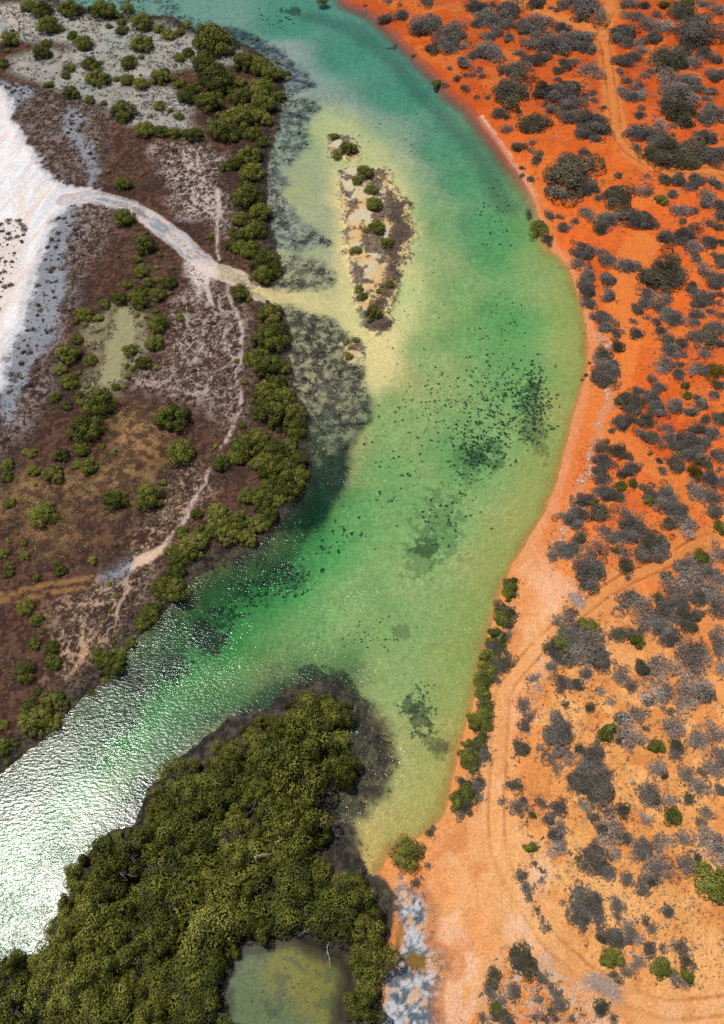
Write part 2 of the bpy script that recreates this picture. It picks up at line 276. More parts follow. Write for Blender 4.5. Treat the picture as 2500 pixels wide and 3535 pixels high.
# ------------------------------------------------------------------ colours (target look in daylight -> surface reflectance)
ILL = 1.62
def alb(r, g, b, k=ILL):
    c = np.array([r, g, b]) / 255.0
    c = np.where(c <= .04045, c / 12.92, ((c + .055) / 1.055) ** 2.4)
    return np.minimum(c / k, .86)
def ground_colour(x, y, h):
    N = len(x); wx, wy = warp(x, y)
    n8 = fbm(x, y, 9, 21, 3); n2 = fbm(x, y, 2.2, 22, 3); n1 = fbm(x, y, .8, 23, 3); nf = fbm(x, y, .35, 24, 2); n20 = fbm(x, y, 24, 29, 2)
    S = lambda nm: samp(nm, wx, wy)
    C = np.zeros((N, 3))
    def lay(col, m):
        m = np.clip(m, 0, 1)[:, None]; C[:] = C * (1 - m) + np.asarray(col) * m
    def two(c1, c2, t): t = np.clip(t, 0, 1)[:, None]; return np.asarray(c1) * (1 - t) + np.asarray(c2) * t
    # left: dark samphire marsh soil
    C[:] = two(alb(72, 49, 41), alb(108, 77, 60), sstep(.42, .62, nf * .5 + n1 * .5))
    lay(alb(60, 44, 43), sstep(.5, .65, n8) * .7)
    lay(two(alb(96, 70, 52), alb(168, 132, 84), sstep(.38, .62, n1)), sstep(-3, 3, S('grass1') + 4 * (n2 - .5)) * sstep(.35, .6, .5 * n2 + .5 * n8 + .1))
    lay(two(alb(96, 70, 52), alb(160, 122, 74), sstep(.4, .62, n1)), sstep(-2, 2, S('grass2') + 5 * (n2 - .5)) * .7)
    vein = 1 - np.abs(2 * fbm(wx, wy, 2.4, 511, 3) - 1); vein2 = 1 - np.abs(2 * fbm(wx, wy, 1.3, 521, 2) - 1)
    for nm, c, th in (('sparse1', (208, 188, 180), .46), ('sparse2', (186, 166, 156), .49), ('sparse3', (196, 164, 138), .535), ('sparse4', (140, 128, 124), .48), ('sparse5', (158, 142, 138), .48)):
        lay(alb(*c), sstep(-2.5, 2, S(nm) + 3 * (n2 - .5)) * np.maximum(sstep(th + .03, th + .08, n1 * .40 + n2 * .22 + nf * .38) * .85, sstep(.90, .97, np.maximum(vein, vein2 - .02) + .06 * (nf - .5)) * .95))
    ft = sstep(-2, 1, np.maximum(S('flat_top'), S('flat_top2')))
    lay(two(alb(150, 146, 138), alb(196, 190, 178), n2), ft)
    lay(alb(205, 192, 178), ft * sstep(5, 1, np.abs(wx + 69)) * .8)
    lay(alb(150, 165, 160), ft * sstep(.55, .7, n8) * .6)
    pf = sstep(-1, .6, S('pond_flat')); lay(two(alb(120, 108, 84), alb(168, 158, 120), n1), pf)
    lay(alb(176, 164, 126), sstep(-.4, .3, S('pond')))
    bl = np.maximum.reduce([S('blue1'), S('blue2'), S('blue3'), S('blue4')])
    lay(two(alb(126, 132, 142), alb(170, 172, 178), n1 * .5 + n2 * .5), sstep(-1.2, .6, bl + 1.6 * (n1 - .5)))
    # salt flat and its tracks
    s = S('salt'); m = sstep(-1.1, .6, s + 1.6 * (n1 - .5) + 1.8 * (n2 - .5))
    salt = two(alb(254, 251, 250), alb(251, 238, 230), sstep(.45, .7, fbm(x * 1.6, y * .5, 2.2, 61, 3)))
    lay(salt, m)
    st = fbm((x - y * .35) * 2.2, (y + x * .35) * .22, 2.0, 64, 4)
    lay(alb(222, 222, 230), m * sstep(.57, .63, st) * .6); lay(alb(240, 212, 196), m * sstep(.40, .34, st) * .5)
    lay(alb(206, 208, 216), m * sstep(1.2, .1, s) * .6)
    lay(two(alb(228, 210, 202), alb(250, 238, 230), n1), sstep(-1.5, .5, S('saltpatch') + 1.5 * (n2 - .5)) * .85)
    d = samp('salt_track', wx, wy); m = sstep(1.75, 1.25, d + .5 * (n1 - .5))
    prog = np.clip((wx + 50) / 25, 0, 1)
    run = samp('salt_track_run', wx, wy)
    k1 = fbm(d * 2.6 + .6 * n2, run * .30, 1.0, 301, 4); k2 = fbm(d * 5.0 + .4 * n2, run * .45, 1.0, 305, 3)
    lay(two(alb(150, 154, 164), alb(206, 204, 208), sstep(.35, .62, k1)), m)
    lay(two(alb(186, 164, 120), alb(214, 190, 140), k1), m * sstep(30, 36, run) * .8)
    lay(alb(140, 124, 100), m * sstep(1.1, .3, d + .8 * (n2 - .5)) * sstep(.46, .58, k2) * sstep(4, 12, run) * .85)
    lay(alb(238, 218, 204), m * sstep(.55, .68, k2) * .8)
    lay(alb(226, 202, 188), sstep(.5, .1, np.abs(d - 1.4 + .5 * (n1 - .5))) * sstep(.35, .6, k1) * .85)
    lay(alb(236, 218, 208), sstep(-1, .6, S('salt_fan') + (n1 - .5)))
    for nm, w, c in (('path1', .09, (218, 196, 186)), ('path2', .14, (205, 176, 152)), ('path3', .14, (204, 168, 128)), ('path4', .12, (214, 196, 182)), ('path5', .22, (222, 204, 196)), ('path6', .12, (190, 172, 164)), ('path7', .08, (210, 190, 180)), ('path8', .06, (206, 188, 178)), ('path9', .06, (204, 184, 174)), ('path10', .08, (214, 196, 186)), ('path11', .06, (206, 170, 136))):
        lay(alb(*c), sstep(w + .22, w - .05, samp(nm, wx, wy) + .5 * (n1 - .5) + .4 * (nf - .5) - .25 * (n2 - .45)) * (.6 + .6 * n1))
    lay(alb(232, 198, 172), sstep(-.4, .3, S('path_wide') + .7 * (n1 - .5)))
    for nm in ('oldtrack', 'oldtrack2'):
        lay(alb(168, 126, 76), sstep(.6, .15, samp(nm, wx, wy)) * .8 * sstep(.3, .5, n1 * .5 + n2 * .5))
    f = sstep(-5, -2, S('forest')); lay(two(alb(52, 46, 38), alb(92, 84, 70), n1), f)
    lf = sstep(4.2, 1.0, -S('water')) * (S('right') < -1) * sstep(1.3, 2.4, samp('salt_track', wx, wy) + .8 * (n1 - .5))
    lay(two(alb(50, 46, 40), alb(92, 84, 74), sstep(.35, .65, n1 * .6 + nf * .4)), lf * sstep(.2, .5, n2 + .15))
    # right: red dune sand, paler and more peach towards the south
    rt = sstep(-.2, .2, S('right')); sh = np.abs(S('right'))
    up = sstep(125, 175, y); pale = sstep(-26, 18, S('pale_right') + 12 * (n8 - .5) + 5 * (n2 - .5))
    sand = two(alb(236, 114, 46), alb(206, 94, 34), up); sand = two(sand, alb(246, 172, 98), pale)  # northern sand darkened: the dimmer light there is painted into its colour
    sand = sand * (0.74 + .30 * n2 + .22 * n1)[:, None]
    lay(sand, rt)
    lay(alb(210, 84, 28), rt * sstep(.56, .72, n8) * .5 * (1 - pale)); lay(alb(240, 136, 62), rt * sstep(.54, .66, fbm(x, y, 5, 84, 4)) * .45 * (1 - pale))
    lay(alb(252, 190, 122), rt * pale * sstep(.42, .62, .5 * n8 + .5 * n2) * .75); lay(alb(222, 128, 60), rt * pale * sstep(.55, .66, fbm(x, y, 3.2, 83, 4)) * .5)
    bch = sstep(-1.2, .8, S('beach') + 1.2 * (n2 - .5)) * rt
    lay(two(alb(238, 124, 56), alb(252, 192, 128), pale * 1.0 + .25 * (n2 - .5)), bch)
    lay(alb(253, 206, 172), bch * pale * sstep(.47, .60, fbm(x * 1.3, y * .6, 3, 77, 4)) * .8)
    lay(alb(222, 130, 70), bch * sstep(.53, .64, fbm(x, y * .8, 4, 78, 4)) * .6)
    lay(alb(255, 208, 174), rt * sstep(1.0, .35, samp('strandline', wx, wy) + .9 * (n1 - .5)) * .95)
    mid = sstep(150, 120, y)
    lay(two(alb(236, 134, 70), alb(250, 182, 112), pale), rt * sstep(3.0, 1.2, sh + 1.6 * (n2 - .5)) * mid * .8)
    lay(alb(168, 84, 58), rt * sstep(1.1, .3, sh) * (1 - mid) * .8)
    for nm, w in (('bareC', 2.4), ('trackD', 1.7), ('trackF', 1.0), ('trackG', 1.0)):
        lay(two(alb(240, 136, 64), alb(253, 182, 114), pale), rt * sstep(w + .6, w - .3, samp(nm, wx, wy) + 1.4 * (n2 - .5)) * .8)
    for nm in TRACKS:
        d = samp(nm, x, y)
        fade = (.35 + .55 * sstep(.35, .6, fbm(x, y, 7, 401, 2))) * (1 - .2 * pale) * (1 - .25 * bch)
        lay(two(alb(228, 142, 74), alb(252, 188, 122), pale), rt * sstep(2.6, 1.0, d + 1.6 * (n2 - .5) + .6 * (n1 - .5)) * (.9 - .35 * pale))
        lay(two(alb(190, 96, 38), alb(200, 124, 62), pale), rt * sstep(.24, .10, np.abs(d - .8 - .12 * (n2 - .5))) * sstep(.30, .52, n2 * .5 + n1 * .5) * fade)
    for nm in ('rutK',): lay(alb(196, 122, 60), rt * sstep(.3, .1, samp(nm, x, y)) * .7)
    m = sstep(-.5, .4, np.maximum(S('gravel1'), S('gravel2')) + .6 * (n1 - .5)); lay(two(alb(150, 126, 116), alb(196, 168, 150), n1), m * rt)
    m = sstep(1.1, .3, np.minimum(samp('rubble1', wx, wy), samp('rubble2', wx, wy)) + .8 * (n1 - .5)); lay(alb(214, 168, 136), m * rt * .35)
    lay(alb(206, 186, 168), rt * sstep(-1.5, 1, S('debris2')) * sstep(.47, .54, n1 * .5 + nf * .5) * .75)
    m = sstep(-1.0, .5, S('bluestrip') + 1.6 * (n2 - .5))
    bs = two(alb(104, 116, 130), alb(206, 206, 208), sstep(.38, .6, n1 * .5 + nf * .5)); bs = two(bs, alb(222, 182, 146), sstep(.55, .62, fbm(x, y, 1.5, 91, 4)))
    lay(bs, m); lay(alb(84, 96, 106), m * sstep(.56, .64, fbm(x * .6, y * 1.6, 1.6, 92, 4)) * .8)
    lay(alb(206, 128, 62), sstep(1.2, .2, np.abs(S('bluestrip'))) * rt * .6 * (S('beach') > -1))
    lay(alb(150, 112, 44), sstep(-.2, .25, np.maximum(S('greenpool'), S('greenpool2'))))
    # islands
    isl = np.maximum.reduce([S('island'), S('islet'), S('islet_south')]); isl = isl - .7 + 3.0 * (n2 - .5) + 2.0 * (n1 - .5); m = sstep(-.6, .4, isl)
    lay(two(alb(232, 194, 134), alb(220, 208, 174), sstep(.35, .65, n2)), m)
    lay(two(alb(96, 76, 70), alb(140, 120, 104), n1), m * sstep(.50, .58, fbm(x, y, 1.8, 55, 4)) * .85)
    lay(two(alb(70, 54, 54), alb(112, 92, 84), n1), m * sstep(-.5, .5, S('island_mat') + 1.6 * (n2 - .5)) * .95)
    # creek bed
    wt = S('water') > 0; wm = (wt & (isl < -.3)).astype(float)
    up = sstep(95, 165, y)
    sandb = two(alb(222, 202, 138, 1.5), alb(164, 174, 168, 1.42), up)
    sandb = sandb * (0.74 + .52 * nf * .6 + .52 * n1 * .4)[:, None]
    B = sandb * .82
    def layB(col, m):
        nonlocal B
        m = np.clip(m, 0, 1)[:, None]; B = B * (1 - m) + np.asarray(col) * m
    layB(two(alb(172, 174, 140), alb(190, 188, 148), n2), sstep(-3, 2, S('flats')))
    layB(two(alb(216, 204, 156), alb(230, 208, 150), n2), sstep(-4, 3, S('bar') + 2.5 * (n2 - .5)) * .9)
    layB(alb(230, 206, 150, 1.42), sstep(-2, 2, np.maximum(S('sandspit'), np.maximum(S('island') + .6, S('islet') + .2))))
    layB(alb(176, 182, 118), sstep(.5, .7, n8) * .5 * (1 - up))
    layB(alb(206, 176, 100), sstep(9.0, 1.0, sh + 2 * (n2 - .5)) * (1 - up) * .75); layB(alb(186, 124, 60), sstep(1.6, .1, sh + (n2 - .5)) * (1 - up) * .7)
    layB(alb(190, 86, 64), sstep(2.6, .5, sh) * sstep(115, 140, y) * .9)
    layB(alb(96, 98, 100), sstep(3.4, .4, samp('darkband', wx, wy) + 1.5 * (n2 - .5)) * .48 * sstep(90, 110, y))
    for nm, c1, c2 in (('mud_dark', (52, 56, 58), (82, 82, 78)), ('mud_roots', (92, 88, 76), (170, 164, 130)), ('roots_mid', (110, 106, 90), (178, 172, 138)),
                       ('roots_up', (106, 108, 102), (168, 170, 154)), ('roots_top', (84, 94, 104), (140, 146, 146)), ('fringe', (58, 56, 44), (98, 92, 66)), ('fringe_west', (56, 58, 52), (96, 98, 82))):
        layB(two(alb(*c1), alb(*c2), sstep(.3, .7, n1)), sstep(-1.2, .6, S(nm) + 1.4 * (n2 - .5)))
    layB(alb(226, 206, 152), sstep(2.6, .6, samp('salt_track', wx, wy) + 1.2 * (n2 - .5)) * .8)
    # algae and weed beds on the floor of the creek
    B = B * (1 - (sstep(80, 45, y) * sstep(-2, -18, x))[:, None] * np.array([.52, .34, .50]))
    lw = S('water'); layB(alb(44, 78, 40), sstep(7.5, 1.5, lw + 3 * (n2 - .5)) * (1 - rt) * sstep(10, 15, sh) * sstep(86, 74, y) * .62)
    for cx, cy, rx, ry, q in WEED:
        e = ((x - cx) / rx) ** 2 + ((y - cy) / ry) ** 2
        layB(alb(48, 60, 44), sstep(.95, .70, e + 2.0 * (n2 - .5) + 2.6 * (n1 - .5) + 1.2 * (nf - .5)) * q * .9)
    C[:] = C * (1 - wm[:, None]) + B * wm[:, None]
    lay(two(alb(150, 134, 66), alb(118, 124, 84), sstep(.4, .65, n8)), sstep(-.2, .5, S('pool')))
    lay(alb(52, 50, 36), sstep(1.3, .2, np.abs(S('pool') - .2) + .9 * (n1 - .5)) * .8)
    lay(alb(86, 96, 70), sstep(.58, .66, n1 * .5 + n2 * .5) * sstep(0, 1, S('pool')) * .6)
    C[:] *= (0.90 + .2 * nf)[:, None]
    return np.clip(C, .004, .86)
def weed(tile, cx, cy, rx, ry, q):
    a, b = src(tile, cx, cy); wx, wy, t = at(a, b); s = t / FPX * K
    return float(wx), float(wy), float(rx * s), float(ry * s * 1.35), q
WEED = [weed('c1', 380, 1080, 90, 230, .45), weed('c1', 60, 1340, 110, 120, .5), weed('b1', 1570, 1380, 90, 140, .35), weed('b2', 1380, 110, 170, 230, .3), weed('b2', 1250, 330, 150, 90, .35),
        weed('a2', 1360, 800, 110, 90, .95), weed('a2', 1130, 1010, 100, 70, .95), weed('a2', 890, 1120, 60, 60, .9), weed('b2', 1150, 1270, 60, 70, .7), weed('b2', 1230, 1390, 85, 95, .7), weed('b2', 1330, 1520, 85, 85, .55), weed('b2', 1360, 1620, 60, 60, .4), weed('b2', 560, 1050, 120, 45, .85),
        weed('b2', 1140, 800, 60, 40, .4), weed('b2', 330, 430, 160, 90, .35), weed('b0', 390, 30, 70, 40, .8), weed('b0', 1050, 280, 40, 20, .8), weed('a2', 800, 1330, 130, 80, .7),
        weed('b1', 660, 1500, 90, 120, .7), weed('a3', 60, 200, 150, 90, .4), weed('b2', 1300, 230, 90, 70, .5)]

# ------------------------------------------------------------------ mesh and material helpers
COL = sc.collection
def fastmesh(name, V, F, attrs=None, smooth=False):
    me = bpy.data.meshes.new(name); V = np.asarray(V, np.float32); F = np.asarray(F, np.int32)
    n, k = F.shape
    me.vertices.add(len(V)); me.vertices.foreach_set('co', V.ravel())
    me.loops.add(n * k); me.loops.foreach_set('vertex_index', F.ravel())
    me.polygons.add(n); me.polygons.foreach_set('loop_start', np.arange(0, n * k, k, dtype=np.int32))
    if smooth: me.polygons.foreach_set('use_smooth', np.ones(n, bool))
    for nm, a in (attrs or {}).items():
        a = np.asarray(a, np.float32)
        if a.ndim == 1:
            at_ = me.attributes.new(nm, 'FLOAT', 'POINT'); at_.data.foreach_set('value', a)
        else:
            at_ = me.attributes.new(nm, 'FLOAT_COLOR', 'POINT'); at_.data.foreach_set('color', np.hstack([a, np.ones((len(a), 1), np.float32)]).ravel())
    me.update(calc_edges=True)
    return me
def link(name, me, mat=None, parent=None, **props):
    o = bpy.data.objects.new(name, me); COL.objects.link(o)
    if mat is not None and not me.materials: me.materials.append(mat)
    if parent is not None: o.parent = parent
    for k, v in props.items(): o[k] = v
    return o
def newmat(name):
    m = bpy.data.materials.new(name); m.use_nodes = True
    nt = m.node_tree; nt.nodes.clear(); return m, nt.nodes, nt.links
def node(ns, t, **kw):
    n = ns.new(t)
    for k, v in kw.items(): setattr(n, k, v)
    return n

def ground_material():
    m, ns, ls = newmat("ground_surface")
    out = node(ns, "ShaderNodeOutputMaterial"); bs = node(ns, "ShaderNodeBsdfPrincipled")
    bs.inputs['Roughness'].default_value = .95; bs.inputs['Specular IOR Level'].default_value = .12
    at_ = node(ns, "ShaderNodeAttribute", attribute_name='tone')
    tc = node(ns, "ShaderNodeTexCoord")
    n1 = node(ns, "ShaderNodeTexNoise"); n1.inputs['Scale'].default_value = 4.6; n1.inputs['Detail'].default_value = 5; n1.inputs['Roughness'].default_value = .65
    n2 = node(ns, "ShaderNodeTexNoise"); n2.inputs['Scale'].default_value = 1.3; n2.inputs['Detail'].default_value = 4
    mr = node(ns, "ShaderNodeMapRange"); mr.inputs['From Min'].default_value = .25; mr.inputs['From Max'].default_value = .75; mr.inputs['To Min'].default_value = .62; mr.inputs['To Max'].default_value = 1.34
    mix = node(ns, "ShaderNodeMix", data_type='RGBA', blend_type='MULTIPLY'); mix.inputs[0].default_value = 1.0
    ls.new(tc.outputs['Object'], n1.inputs['Vector']); ls.new(tc.outputs['Object'], n2.inputs['Vector'])
    ls.new(n1.outputs['Fac'], mr.inputs['Value']); ls.new(at_.outputs['Color'], mix.inputs[6]); ls.new(mr.outputs[0], mix.inputs[7])
    ad = node(ns, "ShaderNodeMath", operation='ADD'); ls.new(n1.outputs['Fac'], ad.inputs[0]); ls.new(n2.outputs['Fac'], ad.inputs[1])
    bp = node(ns, "ShaderNodeBump"); bp.inputs['Strength'].default_value = .9; bp.inputs['Distance'].default_value = .16
    ls.new(ad.outputs[0], bp.inputs['Height']); ls.new(bp.outputs[0], bs.inputs['Normal'])
    ls.new(mix.outputs[2], bs.inputs['Base Color']); ls.new(bs.outputs[0], out.inputs[0])
    return m
def plant_material(name, stops, rough=.7, trans=0.0, jitter=.25):
    m, ns, ls = newmat(name)
    out = node(ns, "ShaderNodeOutputMaterial"); bs = node(ns, "ShaderNodeBsdfPrincipled")
    bs.inputs['Roughness'].default_value = rough; bs.inputs['Specular IOR Level'].default_value = .15
    at_ = node(ns, "ShaderNodeAttribute", attribute_name='tint'); oi = node(ns, "ShaderNodeObjectInfo")
    j = node(ns, "ShaderNodeMapRange"); j.inputs['To Min'].default_value = -jitter; j.inputs['To Max'].default_value = jitter
    ls.new(oi.outputs['Random'], j.inputs['Value'])
    ad = node(ns, "ShaderNodeMath", operation='ADD', use_clamp=True); ls.new(at_.outputs['Fac'], ad.inputs[0]); ls.new(j.outputs[0], ad.inputs[1])
    r = node(ns, "ShaderNodeValToRGB"); els = r.color_ramp.elements
    while len(els) < len(stops): els.new(.5)
    for e, (p, c) in zip(els, stops): e.position = p; e.color = (*c, 1)
    ls.new(ad.outputs[0], r.inputs[0]); ls.new(r.outputs[0], bs.inputs['Base Color'])
    ls.new(bs.outputs[0], out.inputs[0])
    return m
CALM = [(*P('b3: 330,1560')[0], 14.0), (*P('a1: 760,660')[0], 12.0)]
def water_material():
    m, ns, ls = newmat("creek_water")
    out = node(ns, "ShaderNodeOutputMaterial")
    tr = node(ns, "ShaderNodeBsdfTransparent"); 
    fr = node(ns, "ShaderNodeFresnel"); fr.inputs['IOR'].default_value = 1.34; mx = node(ns, "ShaderNodeMixShader")
    tc = node(ns, "ShaderNodeTexCoord")
    def noise(rz, sc_, scale, det, rough):
        mp = node(ns, "ShaderNodeMapping"); mp.inputs['Rotation'].default_value = (0, 0, math.radians(rz)); mp.inputs['Scale'].default_value = sc_
        n = node(ns, "ShaderNodeTexNoise"); n.inputs['Scale'].default_value = scale; n.inputs['Detail'].default_value = det; n.inputs['Roughness'].default_value = rough
        ls.new(tc.outputs['Object'], mp.inputs[0]); ls.new(mp.outputs[0], n.inputs['Vector']); return n
    a = noise(-20, (1.0, 2.2, 1), 1.5, 3.0, .55); b = noise(35, (1.0, 1.7, 1), 2.6, 2.0, .5); c = noise(0, (1, 1, 1), .09, 2, .5)
    ad = node(ns, "ShaderNodeMath", operation='MULTIPLY_ADD'); ad.inputs[1].default_value = .45
    ls.new(b.outputs['Fac'], ad.inputs[0]); ls.new(a.outputs['Fac'], ad.inputs[2])
    mr = node(ns, "ShaderNodeMapRange"); mr.inputs['From Min'].default_value = .35; mr.inputs['From Max'].default_value = .62; mr.inputs['To Min'].default_value = .55; mr.inputs['To Max'].default_value = 1.5
    ls.new(c.outputs['Fac'], mr.inputs['Value'])
    ml = node(ns, "ShaderNodeMath", operation='MULTIPLY'); ls.new(ad.outputs[0], ml.inputs[0]); ls.new(mr.outputs[0], ml.inputs[1])
    for (px_, py_, rad) in CALM:                                         # sheltered pools lie still
        vm = node(ns, "ShaderNodeVectorMath", operation='DISTANCE'); vm.inputs[1].default_value = (px_, py_, 0); ls.new(tc.outputs['Object'], vm.inputs[0])
        cm = node(ns, "ShaderNodeMapRange"); cm.inputs['From Min'].default_value = rad * .8; cm.inputs['From Max'].default_value = rad; cm.inputs['To Min'].default_value = .12; ls.new(vm.outputs['Value'], cm.inputs['Value'])
        m2 = node(ns, "ShaderNodeMath", operation='MULTIPLY'); ls.new(ml.outputs[0], m2.inputs[0]); ls.new(cm.outputs[0], m2.inputs[1]); ml = m2
    def lobe(h, dist, rough):
        bp = node(ns, "ShaderNodeBump"); bp.inputs['Strength'].default_value = 1.0; bp.inputs['Distance'].default_value = dist
        g = node(ns, "ShaderNodeBsdfGlossy"); g.inputs['Roughness'].default_value = rough
        ls.new(h, bp.inputs['Height']); ls.new(bp.outputs[0], g.inputs['Normal']); return g, bp
    g1, b1 = lobe(ml.outputs[0], .028, .19); g2, b2 = lobe(ml.outputs[0], .076, .11)
    c2 = noise(15, (1, 1.6, 1), .16, 3, .6); c2m = node(ns, "ShaderNodeMapRange"); c2m.inputs['From Min'].default_value = .42; c2m.inputs['From Max'].default_value = .62; c2m.inputs['To Min'].default_value = .15; c2m.inputs['To Max'].default_value = .7
    ls.new(c2.outputs['Fac'], c2m.inputs['Value'])
    gm = node(ns, "ShaderNodeMixShader"); ls.new(c2m.outputs[0], gm.inputs[0]); ls.new(g1.outputs[0], gm.inputs[1]); ls.new(g2.outputs[0], gm.inputs[2])
    ls.new(b1.outputs[0], fr.inputs['Normal'])
    ls.new(fr.outputs[0], mx.inputs[0]); ls.new(tr.outputs[0], mx.inputs[1]); ls.new(gm.outputs[0], mx.inputs[2]); ls.new(mx.outputs[0], out.inputs[0])
    va = node(ns, "ShaderNodeVolumeAbsorption"); va.inputs['Density'].default_value = .36; va.inputs['Color'].default_value = (0, .80, .60, 1)
    ls.new(va.outputs[0], out.inputs['Volume'])
    return m

# ------------------------------------------------------------------ the ground: one sheet, cut into its named pieces
ys = [-32.0]
while ys[-1] < 222: ys.append(ys[-1] + .155 + .17 * min(max(ys[-1] / 190, 0), 1))
ys = np.array([-900, -500, -250, -120, -70, -45] + ys + [226, 235, 255, 300, 420, 700, 1200, 2000], float)
us = np.concatenate([[-14, -8, -4, -2.4, -1.6, -1.25, -1.1], np.linspace(-1, 1, 590), [1.1, 1.25, 1.6, 2.4, 4, 8, 14]])
hw = .392 * (np.clip(ys, -40, 240) * CF[1] + 83.87) * 1.12
GXX = (hw[:, None] * us[None, :]); GYY = np.repeat(ys[:, None], len(us), 1)
gx_, gy_ = GXX.ravel(), GYY.ravel()
gh = height(gx_, gy_)
gcol = ground_colour(gx_, gy_, gh)
R_, Cn = GXX.shape
idx = np.arange(R_ * Cn).reshape(R_, Cn)
quads = np.stack([idx[:-1, :-1], idx[:-1, 1:], idx[1:, 1:], idx[1:, :-1]], -1).reshape(-1, 4)
V = np.stack([gx_, gy_, gh], 1)
wx, wy = warp(gx_, gy_)
cls = np.zeros(len(gx_), int)                                        # saltmarsh_ground
cls[samp('forest', wx, wy) > 0] = 1
cls[np.maximum.reduce([samp('flat_top', wx, wy), samp('flat_top2', wx, wy)]) > 0] = 2
cls[np.maximum.reduce([samp(n, wx, wy) for n in ('blue1', 'blue2', 'blue3', 'blue4')]) > 0] = 3
cls[samp('salt', wx, wy) > 0] = 4
cls[(samp('salt_track', wx, wy) < 1.5)] = 5
cls[np.minimum.reduce([samp(n, wx, wy) for n in ('path1', 'path2', 'path3', 'path4')]) < .35] = 6
cls[samp('right', wx, wy) > 0] = 7
rr = samp('right', wx, wy) > 0
cls[rr & (samp('beach', wx, wy) > 0)] = 8
cls[rr & (np.minimum.reduce([samp(n, gx_, gy_) for n in TRACKS]) < 1.7)] = 9
cls[samp('bluestrip', wx, wy) > 0] = 10
cls[(samp('water', wx, wy) > 0)] = 11
cls[np.maximum.reduce([samp(n, wx, wy) for n in ('island', 'islet', 'islet_south')]) > -.3] = 12
cls[np.maximum.reduce([samp(n, wx, wy) for n in ('pool', 'pond', 'greenpool', 'greenpool2')]) > 0] = 13
GN = [("saltmarsh_ground", "dark purple brown marsh soil of the saltmarsh"), ("mangrove_mud_ground", "dark mud ground under the mangrove wood"), ("pale_mud_flat_ground", "pale grey mud flat ground at the top of the marsh"),
      ("grey_mud_ground", "smooth blue grey mud ground beside the white salt track"), ("salt_pan_ground", "glaring white salt pan with wheel tracks"), ("salt_track_path", "curving grey and white track leading from salt pan to creek"),
      ("foot_path", "narrow pinkish foot path through the saltmarsh"), ("red_sand_ground", "orange red dune sand ground"), ("beach", "pale orange beach sand along the creek"), ("sandy_track_road", "sandy vehicle track with two wheel ruts"),
      ("tidal_mud_ground", "blue white crusted tidal mud strip beside the beach"), ("creek_bed_ground", "sandy bed of the tidal creek under green water"), ("island_ground", "yellow sand of the low islands in the creek"), ("pool_bed_ground", "muddy olive bed of the shallow pools")]
GM = ground_material()
qc = cls[quads[:, 0]]
for k, (nm, lb) in enumerate(GN):
    q = quads[qc == k]
    if not len(q): continue
    u, inv = np.unique(q, return_inverse=True)
    me = fastmesh(nm, V[u], inv.reshape(-1, 4), {'tone': gcol[u]}, True)
    link(nm, me, GM, kind='structure', label=lb)
# water body: a closed slab, its floor below the creek bed
b = 3000.0
wv = [(-b, -b, -9), (b, -b, -9), (b, b, -9), (-b, b, -9), (-b, -b, 0), (b, -b, 0), (b, b, 0), (-b, b, 0)]
wf = [(0, 3, 2, 1), (4, 5, 6, 7), (0, 1, 5, 4), (1, 2, 6, 5), (2, 3, 7, 6), (3, 0, 4, 7)]
link("water", fastmesh("water", wv, wf), water_material(), kind='structure', label="clear green tidal creek water glittering in the sun")

